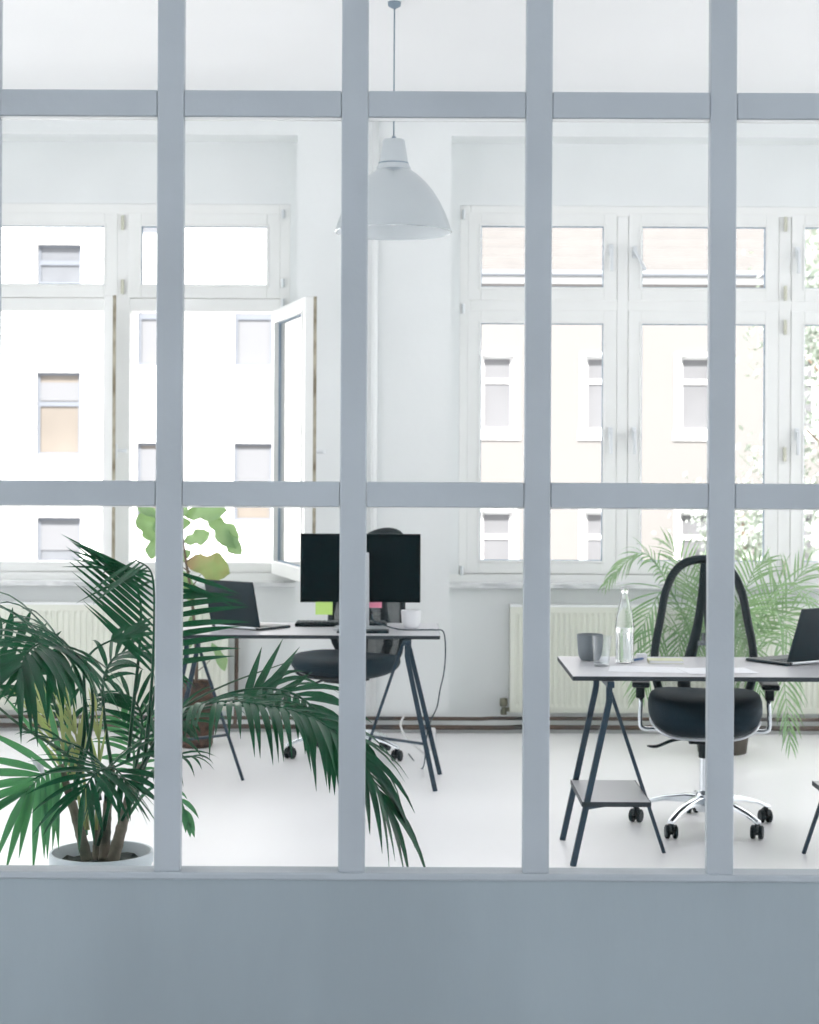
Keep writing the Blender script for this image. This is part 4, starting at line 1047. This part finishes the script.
def fig_leaf(x, y, L, wd, ang, m='fig', yaw=0.0, D=FD, cup_=0.25, seed=0):
    """fiddle-shaped leaf; ang: direction its tip points in the wall plane (deg from +x)"""
    rg_ = random.Random(seed); bm = BM()
    c = P(x, y, D); L_ = L*D/F; W_ = wd*D/F
    dv = Vector((math.cos(R(ang)), -0.25, math.sin(R(ang)))).normalized()
    nv = Vector((math.sin(R(yaw)), -math.cos(R(yaw)), 0.25)); sd = dv.cross(nv).normalized(); nv = sd.cross(dv).normalized()
    rows = []; NL = 14
    for i in range(NL+1):
        s = i/NL
        wv = (math.sin(math.pi*min(1, s*1.02+0.001))**0.6)*(0.55+0.55*s-0.28*math.exp(-((s-0.42)/0.13)**2))
        wv = max(0.0, wv)*W_*0.5
        row = []
        for jx in range(-4, 5):
            u = jx/4
            wav = 0.05*W_*math.sin(s*17+u*3+seed)*abs(u)
            row.append(bm.verts.new(c+dv*(s-0.5)*L_+sd*u*wv*(1+0.06*math.sin(s*21+seed))+nv*(cup_*wv*u*u+wav-0.10*L_*(s-0.5)**2*4)))
        rows.append(row)
    for a, b in zip(rows, rows[1:]):
        for j in range(8): bm.faces.new((a[j], a[j+1], b[j+1], b[j]))
    bmesh.ops.remove_doubles(bm, verts=bm.verts, dist=1e-5)
    obj('leaf', bm, M[m], fig, world=True, smooth=True)
for args in ((222, 530, 46, 30, -48, 'fig', 20), (231, 541, 34, 20, -55, 'fig', -30), (196, 538, 30, 20, 20, 'fig', 50), (204, 512, 46, 26, 8, 'fig', 30),
             (207, 566, 48, 36, -14, 'fig_brown', 0), (148, 526, 34, 30, 100, 'fig', 10), (150, 512, 28, 22, 150, 'fig', 60), (155, 545, 30, 20, -110, 'fig', -20),
             (186, 500, 40, 24, 70, 'fig', -20), (219, 656, 32, 15, -62, 'fig', 30), (190, 632, 34, 16, -95, 'fig', 20), (172, 525, 40, 26, 190, 'fig', 20),
             (176, 560, 36, 24, 215, 'fig', 0), (188, 585, 36, 22, -70, 'fig', 40)):
    fig_leaf(*args[:5], args[5], args[6], seed=int(args[0]), D=FD-0.05+0.03*(int(args[0]) % 3))

# ================================================================== OUTSIDE
FDY = 30.0; q = FDY/F
zf = lambda y: EYE-(y-HY)*q
xf = lambda x: (x-CX)*q
bm = BM(); box(bm, -40, 40, YO+0.5, FDY+1, -10.2, -10)
sobj('ground', 'street between the buildings', bm, M['street'])
def facade(name, label, x0, x1, z1, wins, m, surround, upto=None):
    b = thing(name, label, 'building', ((x0+x1)/2, FDY+2.0, -10))
    bm = BM()
    # wall slabs around recessed openings: grid cut
    xs = sorted({x0, x1} | {v for w in wins for v in (w[0], w[1])}); zs = sorted({-10.0, z1} | {v for w in wins for v in (w[2], w[3])})
    for xa, xb in zip(xs, xs[1:]):
        for za, zb in zip(zs, zs[1:]):
            cx, cz = (xa+xb)/2, (za+zb)/2
            inside = any(w[0] < cx < w[1] and w[2] < cz < w[3] for w in wins)
            if not inside:
                vs = [bm.verts.new(p) for p in ((xa, FDY, za), (xb, FDY, za), (xb, FDY, zb), (xa, FDY, zb))]; bm.faces.new(vs)
    for w in wins:
        a, b_, c, d = w[:4]
        for (p1, p2) in (((a, c), (b_, c)), ((b_, c), (b_, d)), ((b_, d), (a, d)), ((a, d), (a, c))):
            bm.faces.new([bm.verts.new(p) for p in ((p1[0], FDY, p1[1]), (p2[0], FDY, p2[1]), (p2[0], FDY+0.14, p2[1]), (p1[0], FDY+0.14, p1[1]))])
    box(bm, x0, x1, FDY+0.3, FDY+4, -10, z1-0.01)
    bmesh.ops.remove_doubles(bm, verts=bm.verts, dist=1e-5)
    obj('facade_wall', bm, m, b, world=True)
    for w in wins:
        a, b_, c, d = w[:4]; kind = w[4]
        bm = BM(); ring(bm, a, b_, c, d, 0.05, FDY+0.09, FDY+0.15)
        tr_ = c+(d-c)*w[5]
        box(bm, a+0.05, b_-0.05, FDY+0.09, FDY+0.15, tr_-0.04, tr_+0.04)
        fr = obj('window', bm, M['facade_trim'] if surround else M['house_frame'], b, world=True)
        bm = BM(); box(bm, a+0.04, b_-0.04, FDY+0.12, FDY+0.13, c+0.04, d-0.04); obj('pane', bm, M[kind], fr, world=True)
        if w[6] > 0:
            bm = BM(); zc_ = c+(d-c)*w[7]; box(bm, a+0.04, b_-0.04, FDY+0.10, FDY+0.115, zc_, zc_+(d-c)*w[6]); obj('blind', bm, M['house_shutter'], fr, world=True)
        if surround:
            bm = BM(); e = 0.10
            box(bm, a-e, a, FDY-0.03, FDY+0.01, c-e, d+e*0.6); box(bm, b_, b_+e, FDY-0.03, FDY+0.01, c-e, d+e*0.6); box(bm, a, b_, FDY-0.03, FDY+0.01, d, d+e*0.6); box(bm, a-e*1.3, b_+e*1.3, FDY-0.035, FDY+0.01, c-e*1.6, c)
            obj('surround', bm, M['facade_trim'], fr, world=True)
    return b
LWn = []
for (a, b_, y0_, y1_, kd, tr_, bl, bz) in ((36, 80, 246, 286, 'house_pane', 0.55, 0.0, 0), (36, 80, 374, 457, 'house_pane_warm', 0.62, 0.22, 0.66), (37, 81, 519, 602, 'house_pane', 0.42, 0.3, 0.6),
        (137, 175, 285, 367, 'house_shutter', 0.6, 0.0, 0), (234, 272, 285, 367, 'house_shutter', 0.6, 0.0, 0), (137, 175, 444, 522, 'house_pane_warm', 0.32, 0.5, 0.42), (234, 272, 444, 522, 'house_pane_warm', 0.45, 0.45, 0.5),
        (-62, -18, 374, 457, 'house_pane', 0.6, 0, 0), (-62, -18, 519, 602, 'house_pane', 0.6, 0, 0), (137, 175, 160, 235, 'house_pane', 0.6, 0, 0), (234, 272, 130, 205, 'house_pane', 0.6, 0, 0), (330, 368, 444, 522, 'house_pane', 0.6, 0, 0), (330, 368, 285, 367, 'house_pane', 0.6, 0, 0)):
    LWn.append((xf(a), xf(b_), zf(y1_), zf(y0_), kd, tr_, bl, bz))
facade('apartment_building', 'bright white apartment building across the street with plain windows', xf(-520), xf(432), zf(40), LWn, M['facade'], False)
RWn = []
for cx_ in (497, 601, 696, 800, 900):
    for (y0_, y1_) in ((355, 430), (511, 586)):
        RWn.append((xf(cx_-16), xf(cx_+16), zf(y1_), zf(y0_), 'house_pane_pale', 0.66, 0.0, 0))
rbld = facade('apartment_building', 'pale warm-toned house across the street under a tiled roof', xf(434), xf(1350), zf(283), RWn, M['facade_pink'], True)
# roof of the right house: tiled slope, gutter, eaves
bm = BM(); z_e = zf(275); ny = 22
prev = None
for i in range(ny*3+1):
    u = i/(ny*3); ph_ = (i % 3)/3
    y_ = FDY-0.05+u*5.5; z_ = z_e+u*4.1-0.09*ph_
    row = [bm.verts.new((xf(434), y_, z_)), bm.verts.new((xf(1350), y_, z_))]
    if prev: bm.faces.new((prev[0], prev[1], row[1], row[0]))
    prev = row
obj('roof', bm, M['roof_tile'], rbld, world=True)
bm = BM(); box(bm, xf(434), xf(1350), FDY-0.02, FDY+0.3, zf(283), zf(276)); obj('eaves', bm, M['facade_trim'], rbld, world=True)
bm = BM(); tube(bm, [(xf(434), FDY-0.12, zf(273.5)), (xf(1350), FDY-0.12, zf(273.5))], 0.06, 10); obj('gutter', bm, M['gutter'], rbld, world=True)
# street trees
def tree(label, x, y, zc, rx, rz, n, seed):
    rg_ = random.Random(seed)
    t = thing('street_tree', label, 'tree', (x, y, -10))
    bm = BM(); tube(bm, catmull([(x, y, -10), (x+0.1, y, -5), (x-0.1, y, zc-rz*0.3), (x, y, zc+rz*0.4)], 14), [0.16-0.13*i/14 for i in range(15)], 8)
    for i in range(9):
        a = rg_.uniform(0, 6.28); z_ = zc-rz*0.4+rg_.uniform(0, rz)
        tube(bm, [(x, y, z_-0.4), (x+rx*0.6*math.cos(a), y+rx*0.6*math.sin(a), z_+0.5)], [0.05, 0.012], 6)
    obj('trunk', bm, M['bark'], t, world=True, smooth=True)
    bm = BM(); clumps = [(Vector((x+rg_.uniform(-1, 1)*rx*0.8, y+rg_.uniform(-1, 1)*rx*0.6, zc+rg_.uniform(-1, 1)*rz*0.85)), rg_.uniform(0.35, 0.8)) for _ in range(46)]
    for i in range(n):
        c_, r_ = rg_.choice(clumps)
        p = c_+Vector((rg_.gauss(0, 1), rg_.gauss(0, 1), rg_.gauss(0, 1)))*r_*0.42
        a = Vector((rg_.uniform(-1, 1), rg_.uniform(-1, 1), rg_.uniform(-1, 1))).normalized()
        b2 = a.orthogonal().normalized(); c2 = a.cross(b2); s = rg_.uniform(0.03, 0.06)
        bm.faces.new([bm.verts.new(p+b2*s*1.4), bm.verts.new(p+c2*s*0.6), bm.verts.new(p-b2*s*1.4), bm.verts.new(p-c2*s*0.6)])

    obj('crown', bm, M['tree_leaf'], t, world=True)
tree('leafy street tree outside the right end of the closed window', xf(860)*0.83, 25.0, 2.2, 1.5, 2.8, 8000, 5)
tree('leafy street tree low outside the closed window, beyond the swivel chair', xf(748)*0.93, 28.2, -0.6, 0.85, 1.9, 3600, 8)

# ================================================================== LIGHT
w = bpy.data.worlds.new('World'); scn.world = w; w.use_nodes = True
bg = w.node_tree.nodes['Background']
bg.inputs['Color'].default_value = (0.985, 0.985, 1.0, 1); bg.inputs['Strength'].default_value = 1.0
sun = bpy.data.lights.new('Sun', 'SUN'); sun.energy = 5.0; sun.angle = R(2); sun.color = (1.0, 0.965, 0.92)
so = bpy.data.objects.new('sun', sun); C.objects.link(so)
so.rotation_euler = Vector((0.10, 0.66, -0.72)).to_track_quat('-Z', 'Y').to_euler()

# ================================================================== CAMERA
cam = bpy.data.cameras.new('Camera'); co = bpy.data.objects.new('camera', cam); C.objects.link(co)
cam.sensor_fit = 'VERTICAL'; cam.sensor_height = 30.0; cam.lens = F/1024*30.0
cam.shift_y = -46/1024
cam.clip_start = 0.05; cam.clip_end = 300
cam.dof.use_dof = True; cam.dof.focus_distance = 5.0; cam.dof.aperture_fstop = 5.6
co.matrix_world = Matrix.Translation((0, 0, EYE)) @ Matrix.Rotation(R(90), 4, 'X') @ Matrix.Rotation(ROLL, 4, 'Z')
scn.camera = co
scn.view_settings.view_transform = 'Standard'; scn.view_settings.look = 'None'
scn.view_settings.gamma = 1.0; scn.view_settings.use_curve_mapping = False
scn.view_settings.exposure = 1.57
cy = scn.cycles
cy.max_bounces = 14; cy.diffuse_bounces = 8; cy.glossy_bounces = 4; cy.transparent_max_bounces = 32; cy.transmission_bounces = 8
cy.caustics_reflective = False; cy.caustics_refractive = False
cy.use_denoising = True
